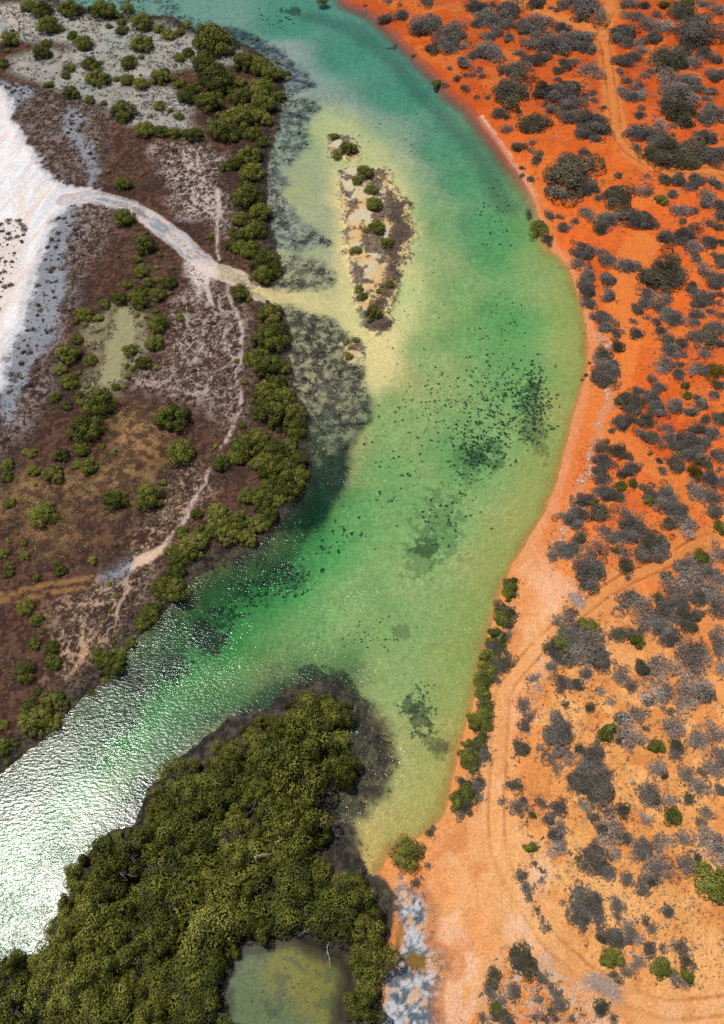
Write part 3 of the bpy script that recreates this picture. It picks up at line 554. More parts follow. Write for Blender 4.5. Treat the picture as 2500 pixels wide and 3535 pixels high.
# ------------------------------------------------------------------ plants: meshes
def leaf_quads(c, nrm, size, aspect, r, along=None):
    """diamond leaves: centre c, facing nrm, long axis random (or along)"""
    n = len(c); nrm = nrm / (np.linalg.norm(nrm, axis=1, keepdims=True) + 1e-9)
    t = r.normal(size=(n, 3)) if along is None else along
    t = t - nrm * (t * nrm).sum(1, keepdims=True); t /= np.linalg.norm(t, axis=1, keepdims=True) + 1e-9
    bn = np.cross(nrm, t); L = (size * (.7 + .6 * r.random(n)))[:, None]; Wd = L * aspect
    V = np.stack([c - t * L, c + bn * Wd, c + t * L, c - bn * Wd], 1).reshape(-1, 3)
    return V, np.arange(4 * n).reshape(n, 4)
def crown_mesh(name, seed, npuff, nleaf, H, puff, leaf, aspect=.55, twiggy=False, low=.15, lobes=.2):
    r = np.random.default_rng(seed)
    ph = r.random(npuff) * 2 * np.pi; ct = r.random(npuff) ** .85
    st = np.sqrt(1 - ct ** 2); ang_l = 1 + lobes * np.sin(ph * 2 + r.random() * 6) * .6 + lobes * np.sin(ph * 3 + r.random() * 6) * .6 + lobes * .5 * np.sin(ph * 5 + r.random() * 6)
    rad = (1 - puff * .85) * ang_l * (.72 + .36 * r.random(npuff))
    inner = r.random(npuff) < .16
    rad[inner] *= .6
    pc = np.stack([np.cos(ph) * st * rad, np.sin(ph) * st * rad, low * H + ct * rad * (H * (1 - low) - puff * .55)], 1)
    pr = puff * (.7 + .6 * r.random(npuff)); ptint = r.random(npuff)
    i = r.choice(npuff, nleaf, p=pr ** 2 / (pr ** 2).sum())
    d = r.normal(size=(nleaf, 3)); d[:, 2] = np.abs(d[:, 2]) * .9 - .25; d /= np.linalg.norm(d, axis=1, keepdims=True)
    c = pc[i] + d * (pr[i] * (.80 + .26 * r.random(nleaf)))[:, None] * np.array([1, 1, .85])
    c[:, 2] = np.maximum(c[:, 2], .02)
    if twiggy:
        out = c - np.array([0, 0, -.15 * H]); out /= np.linalg.norm(out, axis=1, keepdims=True) + 1e-9
        V, F = leaf_quads(c, r.normal(size=(nleaf, 3)) + np.array([0, 0, .6]), np.full(nleaf, leaf), aspect, r, out + .75 * r.normal(size=(nleaf, 3)))
    else:
        V, F = leaf_quads(c, d + .30 * r.normal(size=(nleaf, 3)) + np.array([0, 0, .12]), np.full(nleaf, leaf), aspect, r)
    tint = np.clip(.5 + .70 * (ptint[i] - .5) + .30 * (r.random(nleaf) - .5), 0, 1)
    return fastmesh(name, V, F, {'tint': np.repeat(tint, 4)})
def tube(V, F, T, p0, p1, r0, r1, tint, n=5):
    p0 = np.array(p0, float); p1 = np.array(p1, float); d = p1 - p0; d /= np.linalg.norm(d) + 1e-9
    a = np.cross(d, [0.3, 0.2, 1.0] if abs(d[2]) < .9 else [1, 0, 0]); a /= np.linalg.norm(a); bb = np.cross(d, a); k = len(V)
    for p, rr in ((p0, r0), (p1, r1)):
        for j in range(n):
            t = 2 * math.pi * j / n; V.append(p + rr * (math.cos(t) * a + math.sin(t) * bb)); T.append(tint)
    for j in range(n): F.append((k + j, k + (j + 1) % n, k + n + (j + 1) % n, k + n + j))
def wood_mesh(name, seed, H, stems=3, limbs=10, r0=.05, spread=.35, reach=.82, fork=2):
    r = random.Random(seed); V, F, T = [], [], []
    for s in range(stems):
        a = r.random() * 6.283; base = np.array([.08 * math.cos(a), .08 * math.sin(a), -.06]) if stems > 1 else np.array([0, 0, -.06])
        q = base + np.array([math.cos(a) * spread * .5, math.sin(a) * spread * .5, H * .38]); tube(V, F, T, base, q, r0, r0 * .7, r.random() * .5 + .2)
        for l in range(max(1, limbs // stems)):
            b2 = a + r.uniform(-1.6, 1.6); rr = r.uniform(.35, reach); z = H * r.uniform(.5, .86) * (1 - .42 * rr * rr)
            m = q + (np.array([math.cos(b2) * rr, math.sin(b2) * rr, z]) - q) * .5 + np.array([r.uniform(-.06, .06), r.uniform(-.06, .06), .03])
            e = np.array([math.cos(b2) * rr, math.sin(b2) * rr, z]); t = r.random() * .6 + .3
            tube(V, F, T, q, m, r0 * .6, r0 * .4, t); tube(V, F, T, m, e, r0 * .4, r0 * .16, t)
            for f in range(fork):
                e2 = m + (e - m) * r.uniform(.3, .9) + np.array([r.uniform(-.2, .2), r.uniform(-.2, .2), r.uniform(0, .14)]); tube(V, F, T, m + (e - m) * .2, e2, r0 * .28, r0 * .1, t, 4)
    F4 = [f for f in F]
    return fastmesh(name, np.array(V), np.array(F4), {'tint': np.array(T)})
MG = plant_material("mangrove_leaves", [(0, (.044, .052, .010)), (.35, (.092, .102, .015)), (.65, (.150, .158, .023)), (1, (.235, .225, .048))], .6, jitter=.34)
MW = plant_material("mangrove_wood", [(0, (.05, .043, .036)), (.5, (.09, .08, .07)), (1, (.17, .155, .14))], .85)
SG = plant_material("saltbush_twigs", [(0, (.060, .050, .040)), (.35, (.116, .100, .082)), (.7, (.175, .152, .127)), (1, (.28, .25, .215))], .9)
SP = plant_material("pale_saltbush_twigs", [(0, (.095, .074, .060)), (.4, (.19, .152, .125)), (.75, (.29, .24, .20)), (1, (.43, .37, .31))], .9)
SO = plant_material("olive_shrub_leaves", [(0, (.044, .038, .026)), (.4, (.086, .076, .047)), (.75, (.130, .115, .068)), (1, (.20, .178, .118))], .8)
GR = plant_material("green_shrub_leaves", [(0, (.035, .044, .008)), (.35, (.080, .095, .014)), (.7, (.145, .155, .022)), (1, (.22, .21, .045))], .6)
YE = plant_material("golden_shrub_leaves", [(0, (.05, .035, .006)), (.4, (.13, .085, .010)), (.75, (.21, .135, .016)), (1, (.28, .19, .03))], .7)
SW = plant_material("shrub_stems", [(0, (.06, .05, .045)), (.5, (.14, .12, .11)), (1, (.28, .25, .23))], .9)
SA = plant_material("samphire_stems", [(0, (.028, .020, .017)), (.4, (.072, .044, .034)), (.75, (.112, .070, .046)), (1, (.17, .135, .085))], .85, jitter=.4)
SE = plant_material("seagrass_blades", [(0, (.034, .040, .022)), (.5, (.074, .082, .046)), (1, (.14, .15, .085))], .8)
ST = plant_material("stone", [(0, (.22, .17, .14)), (.5, (.38, .31, .26)), (1, (.58, .51, .45))], .9)
# mesh stock (unit radius, height H)
MANG = [(crown_mesh("crown", 100 + i, 34, 3600, .95, .30, .052, .6, lobes=.14), wood_mesh("trunk", 100 + i, .95, 3, 12, .045)) for i in range(7)]
MANB = [(crown_mesh("crown", 200 + i, 52, 11500, .86, .235, .030, .6, lobes=.32), wood_mesh("trunk", 200 + i, .86, 4, 20, .035)) for i in range(6)]
MANR = [(crown_mesh("crown", 250 + i, 60, 9500, .86, .22, .033, .6, lobes=.10), wood_mesh("trunk", 250 + i, .84, 4, 18, .035)) for i in range(4)]
MANS = [(crown_mesh("crown", 300 + i, 12, 900, .95, .42, .085, .6), wood_mesh("trunk", 300 + i, .9, 2, 6, .05)) for i in range(4)]
SALT = [(crown_mesh("crown", 400 + i, 26, 3600, .66, .33, .075, .20, True, .05, .38), wood_mesh("stems", 400 + i, .62, 5, 20, .026, .5)) for i in range(7)]
SALB = [(crown_mesh("crown", 500 + i, 60, 10500, .55, .23, .045, .22, True, .05, .48), wood_mesh("stems", 500 + i, .5, 7, 35, .016, .5)) for i in range(5)]
SALS = [crown_mesh("low_shrub", 600 + i, 11, 800, .62, .42, .12, .2, True, .05) for i in range(5)]
SALP = [(crown_mesh("crown", 650 + i, 22, 1700, .55, .30, .09, .16, True, .05, .5), wood_mesh("stems", 650 + i, .5, 6, 26, .018, .5)) for i in range(3)]
GRN = [(crown_mesh("crown", 700 + i, 28, 3200, .80, .32, .060, .5, False, .06), wood_mesh("stems", 700 + i, .75, 4, 12, .035)) for i in range(4)]
SAM = [crown_mesh("samphire_clump", 800 + i, 9, 110, .55, .42, .20, .4, True, .05) for i in range(5)]
SEA = [crown_mesh("seagrass_clump", 850 + i, 9, 80, .40, .40, .30, .55, True, .05, .35) for i in range(5)]

# ------------------------------------------------------------------ plants: survey lists (tile sheet: x, y, width, type letter)
def rows(text):
    out = []; tile = None
    for w in text.split():
        if w.endswith(':'): tile = w[:-1]; continue
        kind = ''
        if w[-1].isalpha(): kind = w[-1]; w = w[:-1]
        a = [float(t) for t in w.split(',')]
        sx, sy = src(tile, a[0], a[1]); out.append((sx, sy, a[2] * K, kind or 'm'))
    return out
MANGROVES = rows("""a0: 190,40,110 275,65,150 470,65,160 610,60,80 690,70,170 780,105,70 840,60,100 845,8,45 805,145,80 800,200,90 720,170,55 945,145,170 1050,190,90 1110,230,110 1185,215,75 1240,158,75 320,170,160
415,195,40 485,235,90 560,285,140 85,205,50 70,260,140 45,335,50 300,290,80 275,350,125 30,415,95 945,290,160 935,375,55 850,415,120 600,430,140 655,520,160 455,450,90 440,500,70 320,560,75 470,610,115
1390,270,290 1490,330,120 1180,380,90 1240,345,90 1335,405,180 1425,530,250 1500,590,100 1575,545,90 845,530,110 930,555,110 770,520,60 1050,510,140 1080,470,80 1135,525,60 1180,555,90 1190,480,45 930,495,32
1260,625,170 1390,675,190 810,735,180 1060,700,95 1125,730,60 1185,770,75 1390,800,60 1440,760,60 1470,860,200 595,660,80 680,680,60 955,855,150 1060,870,110 1150,880,110 1270,890,145 720,1130,45 815,1215,115
1480,1100,90 1530,1620,110 1380,1560,60 820,1440,150 900,1510,45 965,1625,160 900,1700,60 965,1535,40 1530,1530,70
b0: 90,410,180 200,440,170 270,490,150 370,485,45 368,520,50 40,540,90 100,580,60 200,580,170 300,635,110 60,640,160 210,690,170 60,780,230 190,770,150 140,880,130 200,940,100 20,890,120 130,1030,180 30,1080,120
130,1140,160 120,1290,220 40,1300,120 190,1410,170 60,1450,120 160,1520,170 60,1560,130 50,1630,120 130,1660,130 165,250,45 305,415,35 70,240,30 305,840,40
670,905,80 765,980,120 700,1025,75 880,1140,120 825,1195,90 920,1255,95 945,1350,125 960,1500,120 880,1520,50 1020,1600,100 820,1655,85 1355,550,75 600,5,80
a1: 905,90,70 930,165,115 1055,60,60 775,65,40 1035,145,45 1140,145,40 840,248,80 1040,220,60 980,250,100 1115,240,125 1040,325,120 930,300,110 880,330,100 920,370,130 785,345,110 685,385,90 650,475,75
540,460,130 500,505,60 560,515,60 1025,425,60 900,450,60 965,470,40 1050,510,160 1185,475,70 1020,645,140 1120,310,50 505,620,95 460,720,170 595,755,110 400,820,90 455,895,135 570,920,55 525,835,50 365,1000,90
525,980,65 445,1050,95 530,1030,70 660,1045,220 560,1215,240 855,695,110 940,775,115 840,790,60 845,855,60 880,810,50 1035,805,60 830,930,45 760,930,65 1155,1140,240 1190,1360,210 755,1355,60 675,1320,50
410,1380,120 545,1345,120 590,1455,130 500,1445,70 355,1505,145 220,1490,100 215,1370,80 165,1360,60 235,1575,40 50,1450,100 50,1520,95 770,1680,180 990,1670,210 1075,1558,65 1090,1480,40 60,1700,90 1425,1320,40
1460,1440,140
b1: 130,30,150 220,110,200 200,200,170 280,170,110 55,310,140 110,340,60 255,450,180 235,365,35 290,420,90 270,600,240 180,620,130 130,740,140 230,800,200 330,800,120 200,700,100 300,900,140 230,1000,220 360,990,140 300,1100,280
430,1120,170 170,1100,120 420,1200,170 60,1180,75 180,1270,180 90,1320,200 270,1370,220 380,1310,130 420,1420,180 300,1500,260 440,1520,160 180,1440,140 60,1400,130 370,1620,180 250,1590,150 430,1600,100 200,1660,200
100,1650,130 300,1680,120 80,900,60 30,760,50 20,1390,110
865,335,75 840,280,70 970,300,55 985,265,40 1040,250,70 935,435,120 910,495,50 750,637,60 822,622,60 785,672,35 770,728,65 733,764,28
a2: 290,50,200 165,235,60 110,175,45 55,220,55 70,385,80 30,310,80 160,325,70 55,445,75 365,370,60 405,420,100 250,470,70 125,490,40 610,355,75 640,525,40 170,655,130 245,750,100 275,825,50 230,900,100 340,930,120
355,1035,115 165,1095,165 900,275,50 770,245,50 245,1220,70 200,1330,150 320,1280,130 390,1250,100 240,1420,220 340,1430,140 420,1310,110 15,1440,90 25,1590,120 100,1550,80 40,1690,50 720,505,50 770,590,50
735,690,45 860,900,80 745,890,50 740,1040,190 660,980,120 790,980,100 710,1150,90 940,770,110 980,730,150 1020,670,110 1060,530,160 1160,560,180 1180,350,160 1140,290,110 1160,430,150 1280,260,200 1200,170,100
1310,140,80 1300,50,100 1450,70,200 1420,160,150 1500,190,170 600,1230,80
b2: 40,100,160 180,110,150 110,200,140 240,50,160 20,190,120
b3: 1150,590,230""")
RIGHT = rows("""b0: 1020,120,100g 1125,105,105g 1260,180,210g 1330,140,110g 1450,230,190g 1430,300,150g 1320,325,100o 1540,420,110g 1590,370,80g 1620,160,80g 1600,50,130g 1290,10,90g 1110,28,30g 1440,452,35g 1480,520,60g 1540,495,42g
1590,490,50g 1545,585,65g 1030,5,60g 880,35,30g 1210,365,50o 1410,565,60g 1615,640,32g
c0: 15,50,110g 100,35,60g 60,125,180g 200,75,170g 190,150,120g 60,245,90g 310,190,140g 130,215,80g 205,255,80g 400,150,150p 540,180,120g 385,15,130g 485,50,40g 520,70,40g 560,30,100g 710,50,260g 670,120,80o 345,285,105p
285,355,70p 60,345,190g 470,290,220g 590,270,200g 720,320,130g 700,250,120g 370,400,130g 430,380,100g 240,460,150g 155,480,40g 30,500,50g 10,460,50g 575,430,110g 530,470,70g 530,525,60g 640,400,50p 735,475,130p
225,605,270o 60,640,45g 430,610,150o 560,620,220g 600,690,180g 590,770,120g 700,640,70g 760,660,50g 640,560,70g 750,610,60p 145,745,95g 190,770,50g 265,735,45o 370,815,170o 480,720,70g 440,690,40g 830,715,50g
750,820,230g 830,860,110g 690,880,120g 765,910,90g 190,850,70p 265,970,95o 360,940,50g 350,990,40g 400,1010,60g 385,1065,80g 285,1110,40g 345,1185,60g 290,1160,40g 705,1005,70g 610,1160,350o 720,1240,150g 540,1280,110g
610,1290,60g 470,1260,80g 790,1300,60g 930,1160,60g 920,1310,200o 1120,1165,40g 840,1450,150g 810,1515,110o 890,1420,60g 1040,1450,190g 1110,1490,120g 980,1390,60g 705,1400,80p 640,1460,50g 560,1500,90g 545,1430,50g
470,1410,60g 480,1440,50g 710,1660,130g 960,40,40g 1000,20,100p 1100,40,80g 975,100,60p 1040,110,90p 955,230,180g 1130,165,110p 1230,170,110p 1180,100,60p 1340,80,180o 1440,165,170g 1430,240,290g 1370,320,120g
1155,250,120g 1060,290,80p 960,280,100g 970,400,130g 1040,370,90p 1090,330,60p 940,470,60g 980,530,70p 1050,560,80p 1100,500,60p 1140,470,60p 1260,390,250o 1340,430,100o 1420,410,110p 1490,360,110g 1570,390,90g
1590,70,100p 1490,20,80p 1560,500,130g 1310,610,250g 1390,540,140g 1470,590,70g 1540,605,80g 1520,650,60g 1330,730,260o 1250,690,100g 1540,750,170g 1490,790,100g 1390,815,80o 1010,640,130g 1080,620,80p 1065,765,75g
1080,710,50p 960,600,60p 1285,825,50p 1210,830,80p 1500,910,150g 1055,880,160g 1040,970,60g 1200,940,200g 1150,1010,130o 1260,1030,250o 1400,1020,220o 1540,1030,200g 1610,1000,80g 1290,885,30g 1240,1190,90o 1320,1190,110g
1440,1190,120g 1400,1230,90g 1550,1200,80g 1590,1230,80g 1280,1280,80g 1100,1260,100p 1340,1390,120p 1420,1390,60p 1350,1455,60g 1520,1300,110p 1510,1350,80g 1590,1360,110g 1600,1420,90g 1520,1470,60g 1590,1500,80o
1240,1570,130g 1370,1550,160g 1510,1595,110g 1600,1600,70o 1420,1640,130p 1440,1700,60g 1590,1700,80g
1225,30,70G 1385,10,80G 1505,320,60G 1210,1320,90G 925,1400,60G 1560,1680,40G 400,1510,150G 455,1575,80o 330,1400,60o 470,1620,40o
c1: 700,50,130g 650,110,90p 735,135,40g 850,85,130g 975,130,140g 1060,145,50G 1215,200,290o 1130,225,120o 1300,180,130g 720,210,120g 715,290,130g 740,380,90g 860,225,115g 860,325,100g 825,480,130g 800,460,80o 840,540,90g
910,580,85g 1045,575,85g 1025,498,45g 1120,473,35p 1115,310,90g 1100,370,100g 1050,420,80g 1215,340,110p 1190,405,80g 1265,460,140g 1290,500,100g 1180,500,70g 1205,555,80g 1410,270,85o 1420,310,70g 1490,345,130g
1450,385,80g 1590,375,50g 1600,320,60g 1510,170,100p 1570,230,120g 1600,110,80g 1440,80,60g 1440,450,100g 1420,510,80g 1530,435,60g 1600,460,60g 1420,600,90p 1515,600,170o 1580,535,90g 1590,640,70g 1240,620,90g
1270,675,140g 1340,640,90g 1360,715,60g 1490,715,80p 830,720,110o 840,790,130g 820,880,150g 920,665,100o 900,840,90g 880,780,90g 1235,780,120p 1330,785,60g 1220,820,70p 1325,855,90g 1150,875,60g 1410,820,60p
1480,820,100g 1560,820,120y 1590,920,80o 1050,955,70g 985,1010,130o 940,1030,70G 1045,1030,100o 1040,1080,90g 980,1080,70g 1190,930,90g 1130,980,80g 1140,1010,100g 1180,1060,110g 1300,1065,110g 1370,925,62G 1380,985,65G
1440,1000,60g 1480,1045,90g 1410,1090,90g 1560,980,70g 1500,1140,70g 1600,1140,120o 1210,1100,80g 950,1170,130g 885,1220,45g 1010,1140,60o 1100,1160,130o 1060,1230,60p 1240,1215,90p 1150,1270,120o 1270,1270,80g
1110,1270,70g 1440,1200,90o 1540,1240,110g 1490,1210,70o 845,1290,50g 830,1340,110o 920,1350,110o 990,1390,70o 830,1420,120g 810,1480,120g 830,1530,100g 1400,1300,160g 1340,1340,100o 1280,1320,80g 1490,1290,90g
1420,1380,150g 1300,1440,120o 1335,1375,62G 1430,1490,120y 1500,1440,100o 1520,1530,120g 1580,1380,100g 1600,1550,90p 1590,1470,32g 1220,1480,60g 1200,1420,60o 1135,1370,32G 1020,1460,90g 940,1580,80G 1020,1565,70G
950,1510,70o 1085,1590,50o 985,1480,80g 1140,1630,110g 1220,1610,50o 1240,1670,150g 1140,1680,90G 860,1640,130g 920,1650,80o 700,1680,130g 770,1690,60G 800,1620,80g 1430,1590,90p 1460,1640,120p 1550,1660,130p
735,770,28o 710,850,35o 695,880,30g 718,520,20o 703,575,20o
c2: 630,90,140g 680,60,100g 800,40,150o 640,30,80g 1290,20,160g 1310,60,90g 1260,115,100o 1360,120,130p 1590,130,100G 1560,40,100g 1015,150,210g 895,205,110g 975,230,45p 830,165,80p 665,200,110o 590,290,150g 520,290,80p
490,330,60p 740,410,240g 700,520,70o 1150,230,180o 1190,290,150g 1090,320,120g 970,385,110o 905,285,55G 950,310,80p 985,465,40g 515,755,60g 580,730,90p 630,700,60g 1010,580,45G 1000,640,160p 1060,650,90p
1480,335,110G 1570,310,110p 1350,400,120g 1240,465,90o 1400,450,150p 1500,420,130g 1590,480,110g 1300,530,130p 1390,520,120p 1520,560,150p 1190,600,70G 1220,670,130g 1320,640,150g 1290,740,110g 1390,780,130o
1440,720,90g 1340,720,100o 1450,610,120g 1570,680,130p 1600,600,80p 1100,740,110p 1160,720,80g 1210,800,150g 1260,860,120g 1265,905,40G 935,840,110o 1045,890,110G 1010,830,70p 1085,830,70p 570,830,80G 730,800,150G
660,800,100g 620,880,180g 740,880,200p 560,900,130G 500,930,110o 680,970,180p 800,960,120g 780,1010,140g 520,980,90g 600,1010,100g 490,1060,70g 545,1150,80g 540,1210,60g 590,1180,60g 650,1170,90g 710,1105,80g
365,1125,60p 1385,960,190p 1450,1060,130p 1480,960,90p 1590,950,100g 1590,860,110p 1610,1070,80p 1080,1070,110o 1190,1080,160p 950,1120,110p 1010,1180,70p 1180,1230,150p 1240,1220,90p 1120,1290,70o 1400,1200,160p
1480,1200,130p 1490,1240,110o 1350,1310,110p 1265,1345,60o 735,1330,70o 880,1285,50p 815,1220,60p 580,1300,40o 520,1510,240g 850,1495,150G 930,1550,60o 985,1580,60p 940,1400,90g 1040,1370,110p 1010,1490,150p
1075,1550,50g 670,1600,70o 580,1640,80p 780,1620,140g 740,1680,110p 285,1595,110o 315,1440,80g 300,1310,80p 345,1370,60p 1175,1580,110G 1280,1460,150p 1310,1590,100o 1310,1640,90p 1450,1550,140p 1580,1490,120p
1600,1620,100p 1110,1470,50o 410,1590,40p 1600,1690,80p
205,510,80G 210,560,100G 200,615,40G 165,680,120o 170,730,130G 195,775,70g 120,840,110G 205,850,55g 75,890,60G 130,940,120g 60,980,110G 150,1040,130o 60,1070,120G 30,1140,120G 110,1130,70g 30,1250,90G 30,1310,80o 40,1380,110G
0,1430,120G 35,1515,60o 40,1640,100g 10,1590,80o
b2: 1590,1400,90G 1560,1560,80G 1560,1640,120G 1610,1460,60o 1600,1690,90g
b3: 1480,240,130G 1560,200,130G 1540,270,120o 1600,150,100g 1590,50,60G 1510,120,70o 1500,340,60g 1305,470,60o 1330,435,50g 1300,670,35g 1220,790,55g 1010,880,90o 1070,880,42g 1080,950,50g
c3: 10,120,70o 5,230,60g 260,155,80o 210,150,60o 305,250,45o 165,255,32g 270,300,110p 360,345,45G 410,250,60g 435,285,50g 530,300,110g 470,370,80g 540,430,80p 500,480,100g 520,540,110p 740,50,150p 760,150,230g 660,140,140g
620,100,70o 840,70,100p 525,45,60p 695,275,60p 750,270,50p 870,330,60g 950,305,90o 760,360,80g 870,440,150p 820,430,90g 975,495,80g 770,530,60g 350,555,90G 375,665,35o 290,740,75g 330,825,70g 340,900,55g 388,970,40o
425,1045,26g 450,1085,45g 418,768,30g 425,718,20g 660,850,75g 760,640,180g 860,720,110g 660,630,36G 900,590,70p 980,760,80g 1090,560,120g 1210,550,130p 1050,590,80p 1120,200,150p 1170,240,70o 1260,240,80p 1280,350,125G
1110,370,70p 1180,25,100p 1230,90,60o 1390,230,70o 1460,170,120p 1500,325,80p 1465,400,60p 1360,500,80p 1370,70,100p 1480,60,60o 1560,30,120p 1600,180,80g 1520,540,180p 1600,570,80p 1370,670,130p 1450,640,70o
1180,710,170p 1140,780,80o 1090,790,80p 1080,840,70g 1560,800,270G 660,960,150g 730,960,180g 780,900,90g 590,995,36g 680,1030,100g 800,1030,70g 910,940,90g 915,1020,60g 690,1075,36g 1250,985,90g 1100,1045,60o
1140,1090,60p 990,1060,60p 1010,1130,80g 900,1150,150g 830,1140,90o 1060,1170,60p 1130,1220,90g 1220,1220,40g 880,1285,150G 1060,1310,70p 985,1360,80p 1210,1360,150G 1290,1400,60g 1380,1410,110G 1360,1440,60p
1330,1215,90p 1370,1300,80o 1420,1350,50g 900,1400,60o 930,1440,32o 1300,1455,42g 300,1310,170o 340,1350,90o 110,1395,80o 100,1450,90o 90,1510,90g 160,1560,50g 240,1510,90g 420,1420,70g 400,1560,60g 540,1585,90g
530,1520,42g 490,1490,60g 810,1620,110o 900,1685,45o 120,1610,80G 150,1660,110o 200,1700,80g 370,1670,40g 440,1680,55g 510,1690,50g 620,1690,42g 480,1640,50o 20,1680,60g""")

rh = random.Random(9)
for a_, b_ in zip([(225, 470), (170, 700), (120, 860), (90, 980), (70, 1080), (30, 1180), (20, 1290), (10, 1400), (0, 1500), (-40, 1560), (-60, 1640)], [(200, 600), (150, 790), (90, 930), (110, 1060), (40, 1150), (20, 1250), (30, 1370), (10, 1460), (20, 1560), (-50, 1640), (-80, 1720)]):
    for q in range(3):
        t = (q + rh.random()) / 3; sx, sy = src('c2', a_[0] + (b_[0] - a_[0]) * t + rh.uniform(-14, 50), a_[1] + (b_[1] - a_[1]) * t)
        RIGHT.append((sx, sy, rh.uniform(30, 48), rh.choice('GGGog')))
THINGS = []      # (object, base words, category, landmark set, photo x, photo y)
def dome_place(sx, sy, w, hf):
    """centre, radius and height of a dome plant whose outline is w photo pixels wide"""
    _, _, t = at(sx, sy, .6); r = w * float(t) / FPX / 2
    v = -(sy - 1767.5) / FPX; th = PITCH + math.atan(v); h = hf * r
    off = (math.sqrt((r * math.cos(th)) ** 2 + (h * math.sin(th)) ** 2) - r * math.cos(th)) / 2
    zc = off / max(math.sin(th), .15)
    x, y, _ = at(sx, sy, zc + .25); g = float(height(np.array([float(x)]), np.array([float(y)]))[0])
    x, y, _ = at(sx, sy, zc + max(g, -.3))
    return float(x), float(y), max(g, -.35), r, h
def plant(name, stock, i, mats, x, y, z, sxy, sz, words, cat, group, lm, px, py, part):
    rot = random.random() * 6.283; s2 = sxy * random.uniform(.9, 1.06)
    if isinstance(stock[0], tuple):
        cr, wd = stock[i % len(stock)]
        key = (cr.name, mats[0].name)
        if key not in COPIES:
            c = cr.copy(); c.materials.clear(); c.materials.append(mats[0]); COPIES[key] = c
            if not wd.materials: wd.materials.append(mats[1])
        root = bpy.data.objects.new(name, None); COL.objects.link(root)
        a = bpy.data.objects.new("crown", COPIES[key]); COL.objects.link(a); a.parent = root
        b_ = bpy.data.objects.new(part, wd); COL.objects.link(b_); b_.parent = root
    else:
        cr = stock[i % len(stock)]; key = (cr.name, mats[0].name)
        if key not in COPIES:
            c = cr.copy(); c.materials.clear(); c.materials.append(mats[0]); COPIES[key] = c
        root = bpy.data.objects.new(name, COPIES[key]); COL.objects.link(root)
    root.location = (x, y, z - .03); root.rotation_euler = (0, 0, rot); root.scale = (sxy, s2, sz)
    root['category'] = cat; root['group'] = group
    THINGS.append((root, words, lm, px, py))
    return root
COPIES = {}
def sizeword(r, a, b_, c):
    return 'small' if r < a else 'medium' if r < b_ else 'large' if r < c else 'very large'
BLOCK = []       # (x, y, r) ground taken by plants
for k, (sx, sy, w, _) in enumerate(MANGROVES):
    hf = 1.05 if w > 60 else .95
    x, y, z, r, h = dome_place(sx, sy, w * 1.05, hf); BLOCK.append((x, y, r))
    if w * 1 < 32:
        plant("mangrove_sapling", MANS, k, (MG, MW), x, y, z, r, h / .95, "young olive green mangrove", 'sapling', 'young mangroves in the saltmarsh', 'L', sx, sy, 'trunk')
    else:
        st, hh = (MANR, .86) if w > 52 else (MANG, .95)
        plant("mangrove_tree", st, k * 3 + 1, (MG, MW), x, y, z, r, h / hh, sizeword(r, 1.6, 2.5, 3.6) + " olive green mangrove", 'mangrove', 'mangroves on the west bank and islands', 'L', sx, sy, 'trunk')
KIND = {'g': (SG, "dark grey"), 'p': (SP, "pale grey"), 'o': (SO, "olive grey"), 'G': (GR, "green"), 'y': (YE, "golden brown")}
for k, (sx, sy, w, kd) in enumerate(RIGHT):
    mat, cw = KIND[kd]
    hf = {'g': .58, 'p': .52, 'o': .58, 'G': .85, 'y': .7}[kd] * (1.15 if w < 60 else 1.0 if w < 90 else .85)
    if kd == 'p': w *= 1.15
    x, y, z, r, h = dome_place(sx, sy, w * (1.12 if kd == 'G' else 1.2 if (1590 < sx < 1790 and 1980 < sy < 2830 and float(samp('shore', *[np.array([float(t)]) for t in at(sx, sy, .3)[:2]])[0]) < 5.5) else 1.24), hf * .92); h = min(h, 2.6); BLOCK.append((x, y, r))
    if w < 36 and kd != 'G':
        plant("low_shrub", SALS, k, (mat,), x, y, z, r, h / .62, "small low " + cw + " shrub", 'shrub', 'low shrubs on the red sand', 'R', sx, sy, '')
    elif kd == 'G':
        plant("green_shrub", GRN, k, (mat, SW), x, y, z, r, h / .8, sizeword(r, .8, 1.6, 3) + " green leafy shrub", 'shrub', 'green shrubs on the red sand', 'R', sx, sy, 'stems')
    elif kd == 'p':
        plant("dry_shrub", SALP, k, (mat, SW), x, y, z, r, h / .55, sizeword(r, .9, 1.6, 3) + " pale grey dry shrub", 'shrub', 'pale dry shrubs on the red sand', 'R', sx, sy, 'stems')
    else:
        st, hh = (SALB, .55) if w > 62 else (SALT, .66)
        nm = {'g': "grey_saltbush", 'o': "olive_saltbush", 'y': "golden_shrub"}[kd]
        plant(nm, st, k, (mat, SW), x, y, z, r, h / hh, sizeword(r, 1.1, 2, 3) + " " + cw + " dome-shaped shrub", 'shrub', nm.replace('_', ' ') + ' domes on the red sand', 'R', sx, sy, 'stems')

